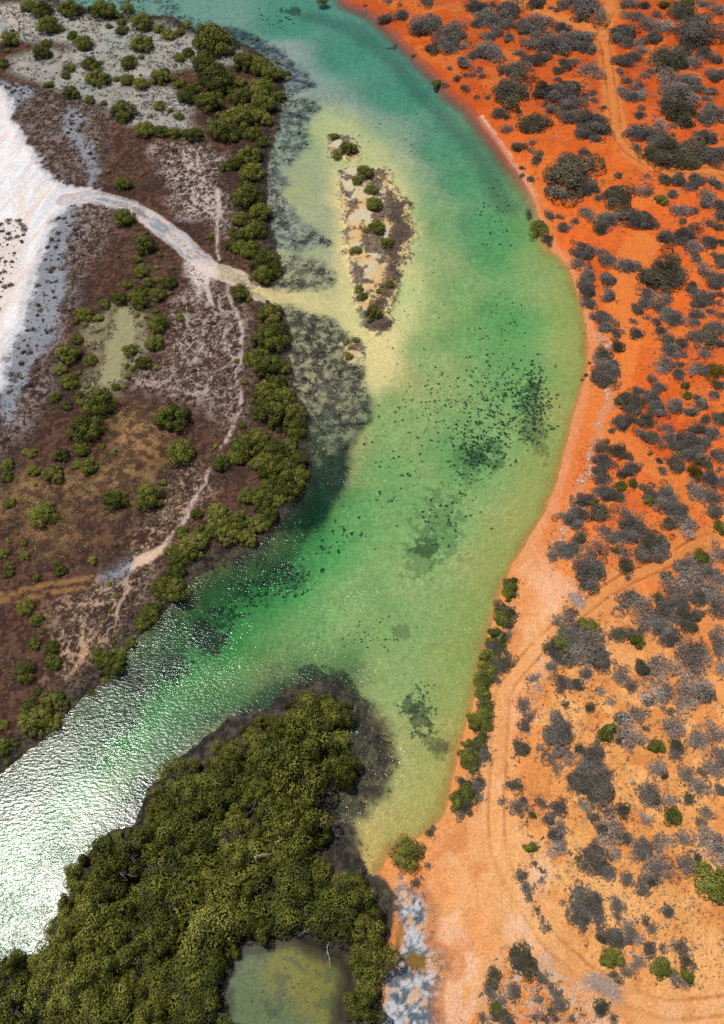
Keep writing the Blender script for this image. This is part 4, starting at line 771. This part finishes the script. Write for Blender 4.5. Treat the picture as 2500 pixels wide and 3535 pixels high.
# mangrove wood on the near bank: crowns packed over the mud
def inside(poly, x, y):
    ins = False
    for i in range(len(poly)):
        a = poly[i]; b_ = poly[(i + 1) % len(poly)]
        if (a[1] > y) != (b_[1] > y) and x < (b_[0] - a[0]) * (y - a[1]) / (b_[1] - a[1]) + a[0]: ins = not ins
    return ins
def S2(*parts):
    out = []
    for s in parts:
        tile, pts = s.split(':')
        out += [src(tile, *map(float, p.split(','))) for p in pts.split()]
    return out
wood_outline = S2("b2: 560,1180 640,1230 720,1235 800,1310 770,1400 700,1440 760,1500 800,1600 805,1720", "b3: 790,90 760,160 620,130 545,200 535,330 640,390 665,460 645,640 700,715 880,695 945,790 965,900 1055,980 1075,1080 1010,1150 1060,1250 1010,1340 965,1400 975,1560 985,1640 960,1760 800,1800 "
   "700,1700 800,1600 770,1480 800,1400 770,1290 800,1210 740,1170 620,1200 560,1010 430,1060 380,1150 280,1205 200,1160 80,1140 110,1210 60,1310 -20,1360", "a3: 1500,1340 1460,1420 1470,1560 1440,1700 1440,1850 -350,1850 -350,1290",
   "a3: 0,1290 130,1260 260,1270 270,1200 320,1120 300,1060 345,1000 330,900 400,840 460,800 425,700 500,620 560,560 610,480 820,440 920,430 930,330 960,220 1000,110 1100,40", "a2: 1180,1690 1300,1640 1420,1600 1500,1520 1590,1490", "b2: 0,1490 70,1430 180,1385 280,1340 330,1290 420,1240 520,1190")
xs_ = [p[0] for p in wood_outline]; ys_ = [p[1] for p in wood_outline]
wood = []
rw = random.Random(21)
def wood_try(sx, sy, r, fac):
    hgt = r * rw.uniform(.75, 1.2) + rw.uniform(.5, 1.5)
    x, y, t = at(sx, sy, hgt * .6); rp = r / float(t) * FPX
    if not inside(wood_outline, sx, sy): return False
    for a in (0, 1.05, 2.1, 3.14, 4.19, 5.24):
        if not inside(wood_outline, sx + .72 * rp * math.cos(a), sy + .72 * rp * math.sin(a)): return False
    x, y = float(x), float(y)
    for (ox, oy, orr, *_) in wood:
        if (x - ox) ** 2 + (y - oy) ** 2 < (fac * (r + orr)) ** 2: return False
    wood.append((x, y, r, hgt, sx, sy)); return True
for r, tries, fac in ((3.4, 900, .68), (2.6, 2000, .68), (1.8, 4000, .66), (1.15, 5000, .66), (.75, 3000, .68)):
    for _ in range(tries):
        wood_try(rw.uniform(min(xs_), max(xs_)), rw.uniform(min(ys_), max(ys_)), r * rw.uniform(.85, 1.15), fac)
for k, (x, y, r, hgt, sx, sy) in enumerate(wood):
    g = float(height(np.array([x]), np.array([y]))[0])
    if r > 1.3: st, hh = (MANB if r > 1.7 else MANG), (.86 if r > 1.7 else .95)
    else: st, hh = (MANG, .95)
    plant("wood_mangrove", st, k * 5 + 2, (MG, MW), x, y, max(g, -.2), r * 1.06, hgt / hh, sizeword(r, 1.3, 2, 2.7) + " wood mangrove", 'mangrove', 'mangroves of the dense wood on the near bank', 'W', sx, sy, 'trunk')
print("plants:", len(THINGS), "wood:", len(wood))

# ------------------------------------------------------------------ ground cover and small growth
BL = np.array(BLOCK)
def pts_in_view(n, seed, y0=-5, y1=200):
    r = np.random.default_rng(seed); sx = r.random(n) * 2700 - 100; sy = r.random(n) * 3735 - 100
    x, y, t = at(sx, sy, 0); dens = (t / t.min()) ** 2.4                     # even per square metre
    keep = r.random(n) < dens / dens.max(); return x[keep], y[keep]
def merge(name, templates, x, y, z, s, seed, mat, label, flat=1.0, **kw):
    r = np.random.default_rng(seed); n = len(x); Vs, Fs, Ts = [], [], []; off = 0
    which = r.integers(0, len(templates), n)
    for ti, (tv, tf, tt) in enumerate(templates):
        m = which == ti; k = int(m.sum())
        if not k: continue
        a = r.random(k) * 6.283; ca, sa = np.cos(a), np.sin(a); ss = s[m][:, None]
        X = (tv[None, :, 0] * ca[:, None] - tv[None, :, 1] * sa[:, None]) * ss + x[m][:, None]
        Y = (tv[None, :, 0] * sa[:, None] + tv[None, :, 1] * ca[:, None]) * ss + y[m][:, None]
        Z = tv[None, :, 2] * ss * flat + z[m][:, None]
        Vs.append(np.stack([X, Y, Z], -1).reshape(-1, 3)); nv = len(tv)
        Fs.append((tf[None] + (np.arange(k) * nv)[:, None, None] + off).reshape(-1, tf.shape[1])); off += k * nv
        Ts.append(np.clip(tt[None] + (r.random(k) - .5)[:, None] * .8, 0, 1).ravel())
    me = fastmesh(name, np.vstack(Vs), np.vstack(Fs), {'tint': np.concatenate(Ts)})
    return link(name, me, mat, kind='stuff', label=label, **kw)
def tuft(seed, n, H, leaf, asp, up=.6):
    r = np.random.default_rng(seed); d = r.normal(size=(n, 3)); d[:, 2] = np.abs(d[:, 2]) * up + .1; d /= np.linalg.norm(d, axis=1, keepdims=True)
    c = d * (.35 + .5 * r.random(n))[:, None] * np.array([1, 1, H]); V, F = leaf_quads(c, r.normal(size=(n, 3)) + np.array([0, 0, .7]), np.full(n, leaf), asp, r, d + .5 * r.normal(size=(n, 3)))
    return V, F, np.repeat(.5 + .4 * (r.random(n) - .5), 4)
TF = [tuft(900 + i, 5, .7, .55, .35) for i in range(5)]
def spikes(seed, n):
    r = np.random.default_rng(seed); a = r.random(n) * 6.283; q = r.random(n) ** .5
    c = np.stack([np.cos(a) * q, np.sin(a) * q, np.full(n, .25)], 1); d = r.normal(size=(n, 3)) * np.array([.8, .8, .3]) + np.array([0, 0, .5])
    V, F = leaf_quads(c, r.normal(size=(n, 3)), np.full(n, .6), .2, r, d); return V, F, np.full(len(V), .4)
PN = [spikes(950 + i, 4) for i in range(4)]

def on_ground(names, per_m2, seed, pad=-1.0):
    r = np.random.default_rng(seed); f = np.maximum.reduce([FIELD[n] for n in names]); iy, ix = np.where(f > pad)
    n = int(len(ix) * GS * GS * per_m2); j = r.integers(0, len(ix), n)
    x = GX0 + GS * (ix[j] + r.random(n)); y = GY0 + GS * (iy[j] + r.random(n))
    px, py = to_photo(x, y, 0); k = (px > -60) & (px < 2560) & (py > -60) & (py < 3595) & (y > -20)
    return x[k], y[k]
def mask_any(names, x, y, edge=0): return np.maximum.reduce([samp(n, x, y) for n in names]) > edge
# samphire and saltmarsh carpet
FIELD['marsh'] = np.minimum(-FIELD['water'], -FIELD['right'])
x, y = on_ground(('marsh',), 15, 1, 0); wx, wy = warp(x, y); r = np.random.default_rng(2)
sw = samp('water', wx, wy); ok = (sw < -.2) & (samp('right', wx, wy) < 0) & (samp('salt_track', wx, wy) > 1.6) & (samp('salt', wx, wy) < -.3) & (samp('forest', wx, wy) < 0) & (samp('pond', wx, wy) < 0)
path = np.minimum.reduce([samp(n, wx, wy) for n in ('path1', 'path2', 'path3', 'path4', 'path5')]); ok &= (path > .45) & (samp('path_wide', wx, wy) < 0)
blue = mask_any(('blue1', 'blue2', 'blue3', 'blue4'), wx, wy); sp = mask_any(('sparse1', 'sparse2', 'sparse3', 'sparse4', 'sparse5'), wx, wy, -1); ft = mask_any(('flat_top', 'flat_top2', 'pond_flat'), wx, wy)
n2 = fbm(x, y, 1.6, 71, 3)
pk = np.where(blue, .10, np.where(ft, .0, np.where(sp, np.where(samp('sparse3', wx, wy) > -1, .8, .55) * (n2 > .40), .75 * sstep(.38, .6, .5 * n2 + .5 * fbm(x, y, 6, 79, 3)))))
k = ok & (r.random(len(x)) < pk); x, y = x[k], y[k]; sp = sp[k]
s = np.where(sp, .22 + .26 * r.random(len(x)) ** 2, .13 + .14 * r.random(len(x)))
# the largest clumps on bare salt and grey mud stand alone
cand = []
def scatter_in(nm, n, seed, inset=.3, avoid=()):
    rr_ = np.random.default_rng(seed); f = FIELD[nm]; iy, ix = np.where(f > inset); out = []
    for _ in range(n * 6):
        j = rr_.integers(len(ix)); a = GX0 + GS * (ix[j] + rr_.random()); b_ = GY0 + GS * (iy[j] + rr_.random())
        if all((a - p) ** 2 + (b_ - q) ** 2 > .36 for p, q in out): out.append((a, b_))
        if len(out) >= n: break
    return out
for nm, n in (('blue1', 18), ('blue2', 18), ('blue3', 84), ('sparse1', 22), ('sparse2', 16), ('sparse4', 18), ('sparse5', 24)):
    cand += [(a, b_, nm) for a, b_ in scatter_in(nm, n, len(cand) + 3)]
cand += [(a, b_, 'saltpatch') for a, b_ in scatter_in('saltpatch', 70, 77, .1)]
for i, (a, b_, nm) in enumerate(cand):
    g = float(height(np.array([a]), np.array([b_]))[0]); px, py = to_photo(a, b_, g + .1)
    if not (-30 < px < 2530 and -30 < py < 3565): continue
    rr_ = .18 + .5 * random.random() ** 1.7
    if len(BL) and ((BL[:, 0] - a) ** 2 + (BL[:, 1] - b_) ** 2 < (BL[:, 2] + .2) ** 2).any(): continue
    plant("samphire_clump", SAM, i, (SA,), a, b_, g, rr_, rr_ * .55 / .55, "rusty samphire clump", 'samphire', 'samphire clumps on the salt and grey mud', 'L', px, py, '')
merge("samphire_groundcover", TF, x, y, height(x, y) - .02, s, 4, SA, "rusty purple brown samphire carpet of the saltmarsh", .8)
x, y = on_ground(('island', 'islet', 'islet_south'), 16, 44, -.2); r = np.random.default_rng(45); wx, wy = warp(x, y); n2 = fbm(x, y, 1.8, 55, 4)
k = ((samp('island_mat', wx, wy) > -.2) & (r.random(len(x)) < .8)) | ((n2 > .52) & (r.random(len(x)) < .7)); x, y = x[k], y[k]
merge("island_samphire", TF, x, y, height(x, y), .12 + .2 * r.random(len(x)), 46, SA, "dark low samphire mats on the sandy island", .7)
# pale dry grass in the marsh
DG = plant_material("dry_grass", [(0, (.10, .07, .035)), (.5, (.23, .16, .08)), (1, (.36, .27, .15))], .9)
x, y = on_ground(('grass1', 'grass2'), 14, 5); wx, wy = warp(x, y); r = np.random.default_rng(6); n2 = fbm(x, y, 2.0, 72, 3)
k = mask_any(('grass1', 'grass2'), wx, wy, -1) & (samp('water', wx, wy) < -.3) & (n2 > .45) & (r.random(len(x)) < .8); x, y = x[k], y[k]
merge("dry_grass", TF, x, y, height(x, y), .10 + .14 * r.random(len(x)), 7, DG, "straw coloured dry grass in the saltmarsh")
# breathing roots on the mud
ROOTS = ('mud_roots', 'roots_mid', 'roots_up', 'roots_top', 'fringe', 'fringe_west', 'flat_top', 'flat_top2', 'pond_flat', 'mud_dark')
FIELD['bank'] = np.where(FIELD['right'] < -3, 2.2 - np.abs(FIELD['water'] + .6), -9.0)
x, y = on_ground(ROOTS + ('bank',), 17, 8); wx, wy = warp(x, y, 1.0); r = np.random.default_rng(9); n2 = fbm(x, y * 1.6, 1.3, 73, 3)
dn = np.zeros(len(x))
for nm, q in (('mud_roots', .75), ('roots_mid', .7), ('roots_up', .65), ('roots_top', .6), ('fringe', .8), ('fringe_west', .5), ('flat_top', .5), ('flat_top2', .55), ('pond_flat', .8), ('mud_dark', .35), ('bank', .45)):
    dn = np.maximum(dn, q * sstep(-.8, 1.0, samp(nm, wx, wy) + 2.0 * (n2 - .5)))
dn *= sstep(.42, .60, n2) * (samp('pond', wx, wy) < .1) * (samp('salt_track', wx, wy) > 1.5)
k = r.random(len(x)) < dn * .9; x, y = x[k], y[k]
RT = plant_material("breathing_roots", [(0, (.028, .025, .022)), (.5, (.065, .058, .05)), (1, (.125, .11, .09))], .9)
merge("mangrove_breathing_roots", PN, x, y, height(x, y), .20 + .22 * r.random(len(x)), 10, RT, "dark pencil roots of mangroves standing in wet mud")
print("roots", len(x))
# weed clumps on the creek floor
def weed_pts(tile, cx, cy, rx, ry, n, s0, s1, r):
    a = r.random(n) * 6.283; q = np.sqrt(r.random(n)) * (1 + .3 * r.normal(size=n)); sx, sy = src(tile, cx + rx * q * np.cos(a), cy + ry * q * np.sin(a)); wx, wy, _ = at(sx, sy, -1.2)
    return np.stack([wx, wy, (s0 + (s1 - s0) * r.random(n) ** 1.8) * .82], 1)
r = np.random.default_rng(31)
WP = np.vstack([weed_pts(*a[:5], int(a[5] * 1.7), *a[6:], r) for a in (('c1', 190, 1040, 270, 330, 230, .12, .38), ('c1', 370, 1060, 100, 240, 150, .14, .42), ('c1', 40, 1340, 150, 150, 90, .14, .42), ('b1', 1480, 1100, 200, 280, 70, .10, .30), ('b1', 1540, 1380, 130, 220, 70, .12, .34),
     ('b1', 1050, 1400, 220, 320, 34, .14, .34), ('b1', 1300, 1000, 150, 120, 26, .14, .3), ('b2', 330, 430, 180, 110, 90, .18, .42), ('b2', 120, 560, 130, 90, 34, .2, .45), ('b2', 700, 160, 200, 150, 30, .16, .36), ('b2', 1400, 100, 180, 200, 40, .12, .34),
     ('a2', 1360, 800, 120, 90, 50, .25, .55), ('a2', 1130, 1000, 110, 80, 40, .25, .55), ('a2', 1480, 680, 120, 70, 36, .22, .5), ('c1', 150, 500, 160, 200, 30, .12, .3), ('c0', 120, 1450, 120, 220, 30, .14, .34), ('b0', 300, 110, 130, 60, 16, .2, .4),
     ('b0', 1150, 1000, 320, 520, 34, .14, .28), ('b1', 1200, 600, 300, 500, 26, .12, .26), ('a2', 900, 1130, 80, 70, 24, .25, .5), ('b2', 900, 850, 300, 120, 40, .10, .22), ('b2', 1240, 1380, 110, 180, 60, .12, .3), ('b3', 300, 1500, 300, 200, 26, .1, .2))])
WP = WP[(samp('water', WP[:, 0], WP[:, 1]) > .4) | (samp('pool', WP[:, 0], WP[:, 1]) > .4)]
WP = WP[np.maximum.reduce([samp(n, WP[:, 0], WP[:, 1]) for n in ('island', 'islet', 'islet_south')]) < -.6]
WP = WP[np.argsort(-WP[:, 2])]
wz = height(WP[:, 0], WP[:, 1])
for i in range(240):
    a, b_, q = WP[i]; px, py = to_photo(a, b_, wz[i])
    plant("seagrass_clump", SEA, i, (SE,), a, b_, wz[i], q, q * .8, "dark seagrass clump", 'seagrass', 'seagrass clumps on the creek bed', 'C', px, py, '')
TS = [tuft(980 + i, 9, .5, .62, .75) for i in range(4)]
merge("seagrass", TS, WP[240:, 0], WP[240:, 1], wz[240:], WP[240:, 2], 12, SE, "scattered dark seagrass on the sandy creek bed")
# litter and tiny plants on the sand
x, y = on_ground(('right',), 9, 13, .5); wx, wy = warp(x, y); r = np.random.default_rng(14); n2 = fbm(x, y, 2.2, 74, 3)
rt = (samp('right', wx, wy) > .5) & (samp('shore', wx, wy) > 2.0)
bare = np.minimum.reduce([samp(n, x, y) for n in TRACKS + ('trackD', 'trackF', 'trackG')]) < 1.5
deb = mask_any(('debris1', 'debris2', 'debris3', 'debris4'), wx, wy); bch = samp('beach', wx, wy) > .3
south = sstep(110, 60, y)
pk = np.where(deb, .65 * (n2 > .38), np.where(bch, .012, (.16 + .30 * south) * (n2 > .47)))
k = rt & ~bare & (r.random(len(x)) < pk) & (samp('bareC', x, y) > 2.0); x, y = x[k], y[k]
DL = plant_material("dune_litter", [(0, (.035, .028, .026)), (.4, (.085, .068, .060)), (.75, (.14, .12, .10)), (1, (.24, .20, .12))], .9)
merge("dune_litter", TF, x, y, height(x, y), .07 + .16 * r.random(len(x)) ** 2, 15, DL, "dry twigs and tiny plants scattered over the dune sand")
print("litter", len(x))
# small dark growth under and around the shrubs (skirts of twigs)
k = len(BLOCK); r = np.random.default_rng(16)
bi = r.integers(0, len(BL), 15000); bi = bi[samp('right', BL[bi, 0], BL[bi, 1]) > .5]
a = r.random(len(bi)) * 6.283; q = BL[bi, 2] * (.75 + .65 * r.random(len(bi)) ** 2)
x = BL[bi, 0] + q * np.cos(a); y = BL[bi, 1] + q * np.sin(a)
k = (samp('shore', x, y) > 1.2) & (samp('right', x, y) > .8); x, y = x[k], y[k]
merge("shrub_litter", TF, x, y, height(x, y), .10 + .30 * r.random(len(x)) ** 2, 17, SG, "grey fallen twigs around the dune shrubs")
TD = [tuft(1200 + i, 16, .7, .42, .16) for i in range(4)]
x, y = on_ground(('right',), 2.0, 61, 4); r = np.random.default_rng(62); n8 = fbm(x, y, 7, 63, 2)
k = (n8 > .46) & (np.minimum.reduce([samp(n, x, y) for n in TRACKS + ('trackD', 'trackF', 'trackG', 'bareC')]) > 2.2) & (samp('beach', x, y) < .3) & (r.random(len(x)) < .75); x, y = x[k], y[k]
merge("dwarf_saltbush", TD, x, y, height(x, y), .12 + .36 * r.random(len(x)) ** 2.4, 64, SP, "knee high grey saltbush dotted between the dune shrubs")
# pale stones along the beach top
def stone(seed):
    r = np.random.default_rng(seed); v = []
    for zz, rr in ((0, 1.0), (.38, .8)):
        for j in range(6): t = j * 1.047 + r.normal() * .2; q = rr * (.75 + .4 * r.random()); v.append((q * math.cos(t), q * math.sin(t), zz + .12 * r.random() * (zz > 0)))
    v.append((0, 0, .5)); v.append((0, 0, .5)); f = [(j, (j + 1) % 6, 6 + (j + 1) % 6, 6 + j) for j in range(6)] + [(6, 7, 8, 12), (8, 9, 10, 12), (10, 11, 6, 12)]
    return np.array(v), np.array(f), np.full(14, .5)
STN = [stone(i) for i in range(5)]
x, y = on_ground(('right',), 22, 18, .5); r = np.random.default_rng(19); wx, wy = warp(x, y)
d = np.minimum(samp('rubble1', wx, wy), samp('rubble2', wx, wy)); g1 = mask_any(('gravel1', 'gravel2'), wx, wy)
k = (samp('right', wx, wy) > .5) & (((d < 1.1) & (r.random(len(x)) < .16 * sstep(1.3, .0, d) * (fbm(x, y, 1.5, 88, 2) > .45))) | (g1 & (r.random(len(x)) < .16))); x, y = x[k], y[k]
merge("rubble", STN, x, y, height(x, y) - .02, .09 + .22 * r.random(len(x)) ** 2, 20, ST, "pale limestone rubble along the top of the beach")
print("stones", len(x))
# bleached dead branches
def branch_mesh(seed, L):
    r = random.Random(seed); V, F, T = [], [], []
    p = np.array([0, 0, .12]); d = np.array([1, .1, .12]); rad = .04
    for s in range(5):
        d = d + np.array([r.uniform(-.3, .3), r.uniform(-.5, .5), r.uniform(-.12, .16)]); d /= np.linalg.norm(d); q = p + d * L / 5; tube(V, F, T, p, q, rad, rad * .75, .8)
        for f in range(2):
            e = d + np.array([r.uniform(-.8, .8), r.uniform(-1.1, 1.1), r.uniform(-.1, .5)]); e /= np.linalg.norm(e); m = p + e * L * r.uniform(.15, .38); tube(V, F, T, p, m, rad * .5, rad * .15, .9, 4)
        p, rad = q, rad * .75
    return fastmesh("dead_branch", np.array(V), np.array(F), {'tint': np.array(T)})
DW = plant_material("bleached_wood", [(0, (.18, .16, .14)), (.6, (.30, .28, .255)), (1, (.46, .43, .40))], .85)
for i, (tile, cx, cy, L, rz, hgt, lb) in enumerate((("b3", 650, 1080, 3.2, 2.9, .9, "bleached dead branches leaning over the lower pool's top edge"), ("b3", 640, 1180, 2.4, 4.6, .4, "bleached branch drooping into the lower pool from the mangroves"), ("b3", 930, 735, 1.2, .5, .1, "white driftwood at the head of the small bay"),
     ("a3", 1300, 1150, 3.0, .6, 3.2, "forked bleached branch high in the near mangrove wood"), ("b3", 150, 620, 2.2, .2, 3.4, "pale dead limb among the near mangrove crowns"), ("b2", 800, 1400, 2.0, 1.6, 1.2, "pale curved branch at the wood's tip beside the fringe"), ("c2", 735, 240, 2.2, .4, .15, "curled dead branch on red sand above the big grey shrub"),
     ("c2", 815, 290, 1.8, 5.2, .15, "dead branch lying on red sand beside the big grey shrub"), ("c1", 960, 545, 2.2, .1, .15, "long dead branch on bare red sand inland of the shore shrubs"), ("c1", 1150, 80, 1.6, 1.0, .3, "dead stump with short branches alone on red sand"), ("c3", 990, 1240, 2.4, 5.6, .2, "grey dead branches between two round green shrubs"),
     ("c2", 1075, 1160, 1.4, 4.4, .2, "short dead branch between pale shrubs in the dunes"), ("a3", 1460, 1360, 1.8, 4.7, .6, "pale curled branch at the upper corner of the lower pool"), ("c2", 130, 875, 1.0, .4, .5, "white dead sticks in the shore thicket"))):
    sx, sy = src(tile, cx, cy); x, y, _ = at(sx, sy, hgt); o = link("dead_branch", branch_mesh(40 + i, L), DW, category='dead branch', label=lb)
    g = float(height(np.array([float(x)]), np.array([float(y)]))[0]); o.location = (float(x), float(y), max(hgt, g)); o.rotation_euler = (0, 0, rz)

# ------------------------------------------------------------------ labels: what each plant stands beside
LM = {'L': [("a0", 200, 400, "the purple band of the upper mud flat"), ("a0", 800, 60, "the creek at the top edge"), ("a0", 700, 300, "the pale root flat"), ("a0", 1390, 270, "the upper dark mangrove mound"), ("a0", 560, 950, "the narrow grey mud streak"), ("a0", 60, 1000, "the white salt pan"),
     ("a0", 1300, 1250, "the pinkish bare marsh patch"), ("a0", 450, 1330, "the salt track fork"), ("a0", 1000, 850, "the row of three upper mangroves"), ("b0", 300, 500, "the upper creek bend"), ("b0", 200, 800, "the upper root field"), ("b0", 130, 1300, "the middle root field"), ("b0", 880, 1200, "the island's upper sand"),
     ("b0", 760, 980, "the small upper islet"), ("b0", 1000, 1550, "the island's middle sand"), ("b1", 930, 400, "the island's lower tip"), ("b1", 780, 690, "the southern islet"), ("b1", 200, 150, "the salt track's creek mouth"), ("a1", 1350, 150, "the pinkish track fan"), ("a1", 900, 200, "the marsh inside the track bend"),
     ("a1", 760, 650, "the khaki pond"), ("a1", 480, 750, "the pond's west edge"), ("a1", 120, 400, "the long white salt strip"), ("a1", 200, 900, "the grey mud tongue"), ("a1", 700, 1000, "the pond's lower edge"), ("a1", 1155, 1140, "the round lone mangrove"), ("a1", 1400, 700, "the foot path's upper bends"), ("a1", 400, 1450, "the mangroves in dry grass"),
     ("a1", 60, 1500, "the left picture edge above the grass"), ("b1", 280, 650, "the mangrove bank beside the lower root field"), ("b1", 300, 1050, "the bulging creekside mangroves"), ("b1", 300, 1500, "the dark mud point"), ("a2", 1000, 320, "the wide sandy part of the path"), ("a2", 350, 400, "the faint old track"), ("a2", 60, 350, "the left picture edge above the old track"),
     ("a2", 200, 1000, "the brown marsh below the old track"), ("a2", 750, 800, "the mottled bank thicket"), ("a2", 1100, 550, "the creek bank below the path"), ("a2", 250, 1400, "the lower bank beside the glitter"), ("a2", 1450, 120, "the mangrove bank above the dark water"), ("b3", 1150, 590, "the head of the small bay"), ("b0", 1355, 550, "the upper red shore"), ("a2", 740, 1040, "the bank mangrove by green water")],
  'R': [("b0", 1350, 180, "the upper red shore"), ("c0", 300, 120, "the upper diagonal track"), ("c0", 810, 230, "the track fork"), ("c0", 500, 620, "the dunes west of the upper track"), ("c0", 100, 800, "the small scarp shore"), ("c0", 1050, 450, "the dunes east of the upper track"), ("c0", 1400, 150, "the upper right corner"), ("c0", 1350, 600, "the east dunes inside the track bend"),
     ("c0", 980, 1000, "the track bend"), ("c0", 1400, 1010, "the long shrub bank above the bend"), ("c0", 610, 1170, "the huge olive dome"), ("c0", 400, 1510, "the green shore shrub"), ("c0", 920, 1400, "the bare sand below the huge dome"), ("c0", 1400, 1350, "the dunes below the track bend"), ("c1", 720, 250, "the upper shore thicket"), ("c1", 1200, 220, "the broad dune dome"),
     ("c1", 960, 560, "the bare sand hollow"), ("c1", 1300, 560, "the middle dunes"), ("c1", 840, 800, "the long shore thicket"), ("c1", 1550, 700, "the right picture edge by golden shrub"), ("c1", 1040, 1060, "the olive dune patch"), ("c1", 1400, 1000, "the pair of green shrubs"), ("c1", 1150, 1250, "the dunes above the sandy gully"), ("c1", 1400, 1400, "the golden shrub thicket"), ("c1", 830, 1450, "the white rubble line"),
     ("c1", 1150, 1500, "the sandy gully"), ("c2", 700, 300, "the dunes above the beach track"), ("c2", 1100, 250, "the olive mound over the diagonal track"), ("c2", 200, 600, "the upper shore hedge"), ("c2", 100, 1050, "the lower shore hedge"), ("c2", 620, 700, "the stony patch on the track"), ("c2", 680, 900, "the big mixed thicket"), ("c2", 1400, 550, "the broad pale thicket"),
     ("c2", 1000, 850, "the pair of olive domes"), ("c2", 1450, 1000, "the right picture edge by pale thicket"), ("c2", 600, 1200, "the crescent of grey shrubs"), ("c2", 1150, 1200, "the lower pale dunes"), ("c2", 500, 1500, "the big lone grey shrub"), ("c2", 900, 1480, "the round olive shrub"), ("c2", 1350, 1500, "the speckled pale dunes"), ("b2", 1590, 1600, "the end of the shore hedge"), ("b3", 1530, 220, "the sandy head of the beach"),
     ("c3", 250, 250, "the beach top litter"), ("c3", 760, 120, "the large grey shrub pair"), ("c3", 350, 650, "the lone green shrub on the track edge"), ("c3", 850, 500, "the peach sand slope"), ("c3", 1250, 300, "the dark green conical shrub"), ("c3", 1150, 650, "the pale shrub row"), ("c3", 1560, 800, "the huge green shrub"), ("c3", 700, 950, "the dark grey thicket"), ("c3", 1150, 1100, "the olive grass slope"),
     ("c3", 1000, 1300, "the round green shrub pair"), ("c3", 1380, 1400, "the lower track bank"), ("c3", 200, 1400, "the stony corner by the track"), ("c3", 500, 1600, "the lower picture edge"), ("b3", 1080, 900, "the crusted blue mud")],
  'W': [("b2", 600, 1330, "the wood's tip"), ("b2", 400, 1600, "the upper wood"), ("b3", 650, 100, "the wood's bay side"), ("a3", 1200, 200, "the wood's glitter side"), ("b3", 200, 350, "the middle of the wood"), ("a3", 1300, 600, "the bright crowns"), ("a3", 800, 650, "the shoulder above the glitter"), ("b3", 500, 650, "the dark fringe pool"), ("b3", 800, 850, "the wood's arm by the mud strip"),
     ("b3", 950, 1150, "the arm between pool and mud strip"), ("b3", 300, 950, "the crowns above the lower pool"), ("a3", 1300, 1100, "the bleached forked branch"), ("a3", 600, 1050, "the glinting gaps"), ("a3", 200, 1450, "the lower left corner"), ("a3", 700, 1450, "the twiggy gaps"), ("a3", 1250, 1500, "the pool's left edge"), ("b3", 880, 1550, "the arm's lower end")],
  'C': [("c1", 380, 1080, "the dense dark weed bed"), ("c1", 40, 1340, "the lower dark weed bed"), ("b1", 1500, 1100, "the sandy slope beside the weed beds"), ("b1", 1050, 1400, "the dark mud point"), ("b2", 330, 430, "the green bank shallows"), ("b2", 1400, 100, "the weedy creek middle"), ("a2", 1300, 850, "the dark weed near the glitter"), ("c0", 120, 1450, "the green shore shrub"), ("b0", 300, 110, "the upper creek"),
     ("b0", 1150, 1000, "the island"), ("b2", 1240, 1380, "the small bay"), ("b2", 900, 850, "the pale creek fork"), ("b3", 300, 1500, "the lower pool"), ("c1", 150, 500, "the east shallows")]}
ORD = ['first', 'second', 'third', 'fourth', 'fifth', 'sixth', 'seventh', 'eighth', 'ninth', 'tenth', 'eleventh', 'twelfth']
sets = {}
for root, words_, lm, px, py in THINGS:
    best = None
    for t, cx, cy, nm in LM[lm]:
        a, b_ = src(t, cx, cy); d = (a - px) ** 2 + (b_ - py) ** 2
        if best is None or d < best[0]: best = (d, a, b_, nm)
    d, a, b_, nm = best; dx, dy = px - a, py - b_
    rel = 'at' if d < 55 ** 2 else ('right of' if dx > 0 else 'left of') if abs(dx) > abs(dy) else ('below' if dy > 0 else 'above')
    sets.setdefault((words_, rel + ' ' + nm), []).append((px, py, root))
for (w_, pl), L in sets.items():
    if len(L) == 1: L[0][2]['label'] = w_ + ' ' + pl; continue
    L.sort()
    for i, (px, py, root) in enumerate(L):
        q = 'leftmost' if i == 0 else 'rightmost' if i == len(L) - 1 else (ORD[i] + ' from left' if i < len(ORD) else str(i + 1) + 'th from left')
        root['label'] = w_ + ' ' + pl + ', ' + q
print("objects:", len(bpy.data.objects))

for m in [m for m in bpy.data.meshes if m.users == 0]: bpy.data.meshes.remove(m)
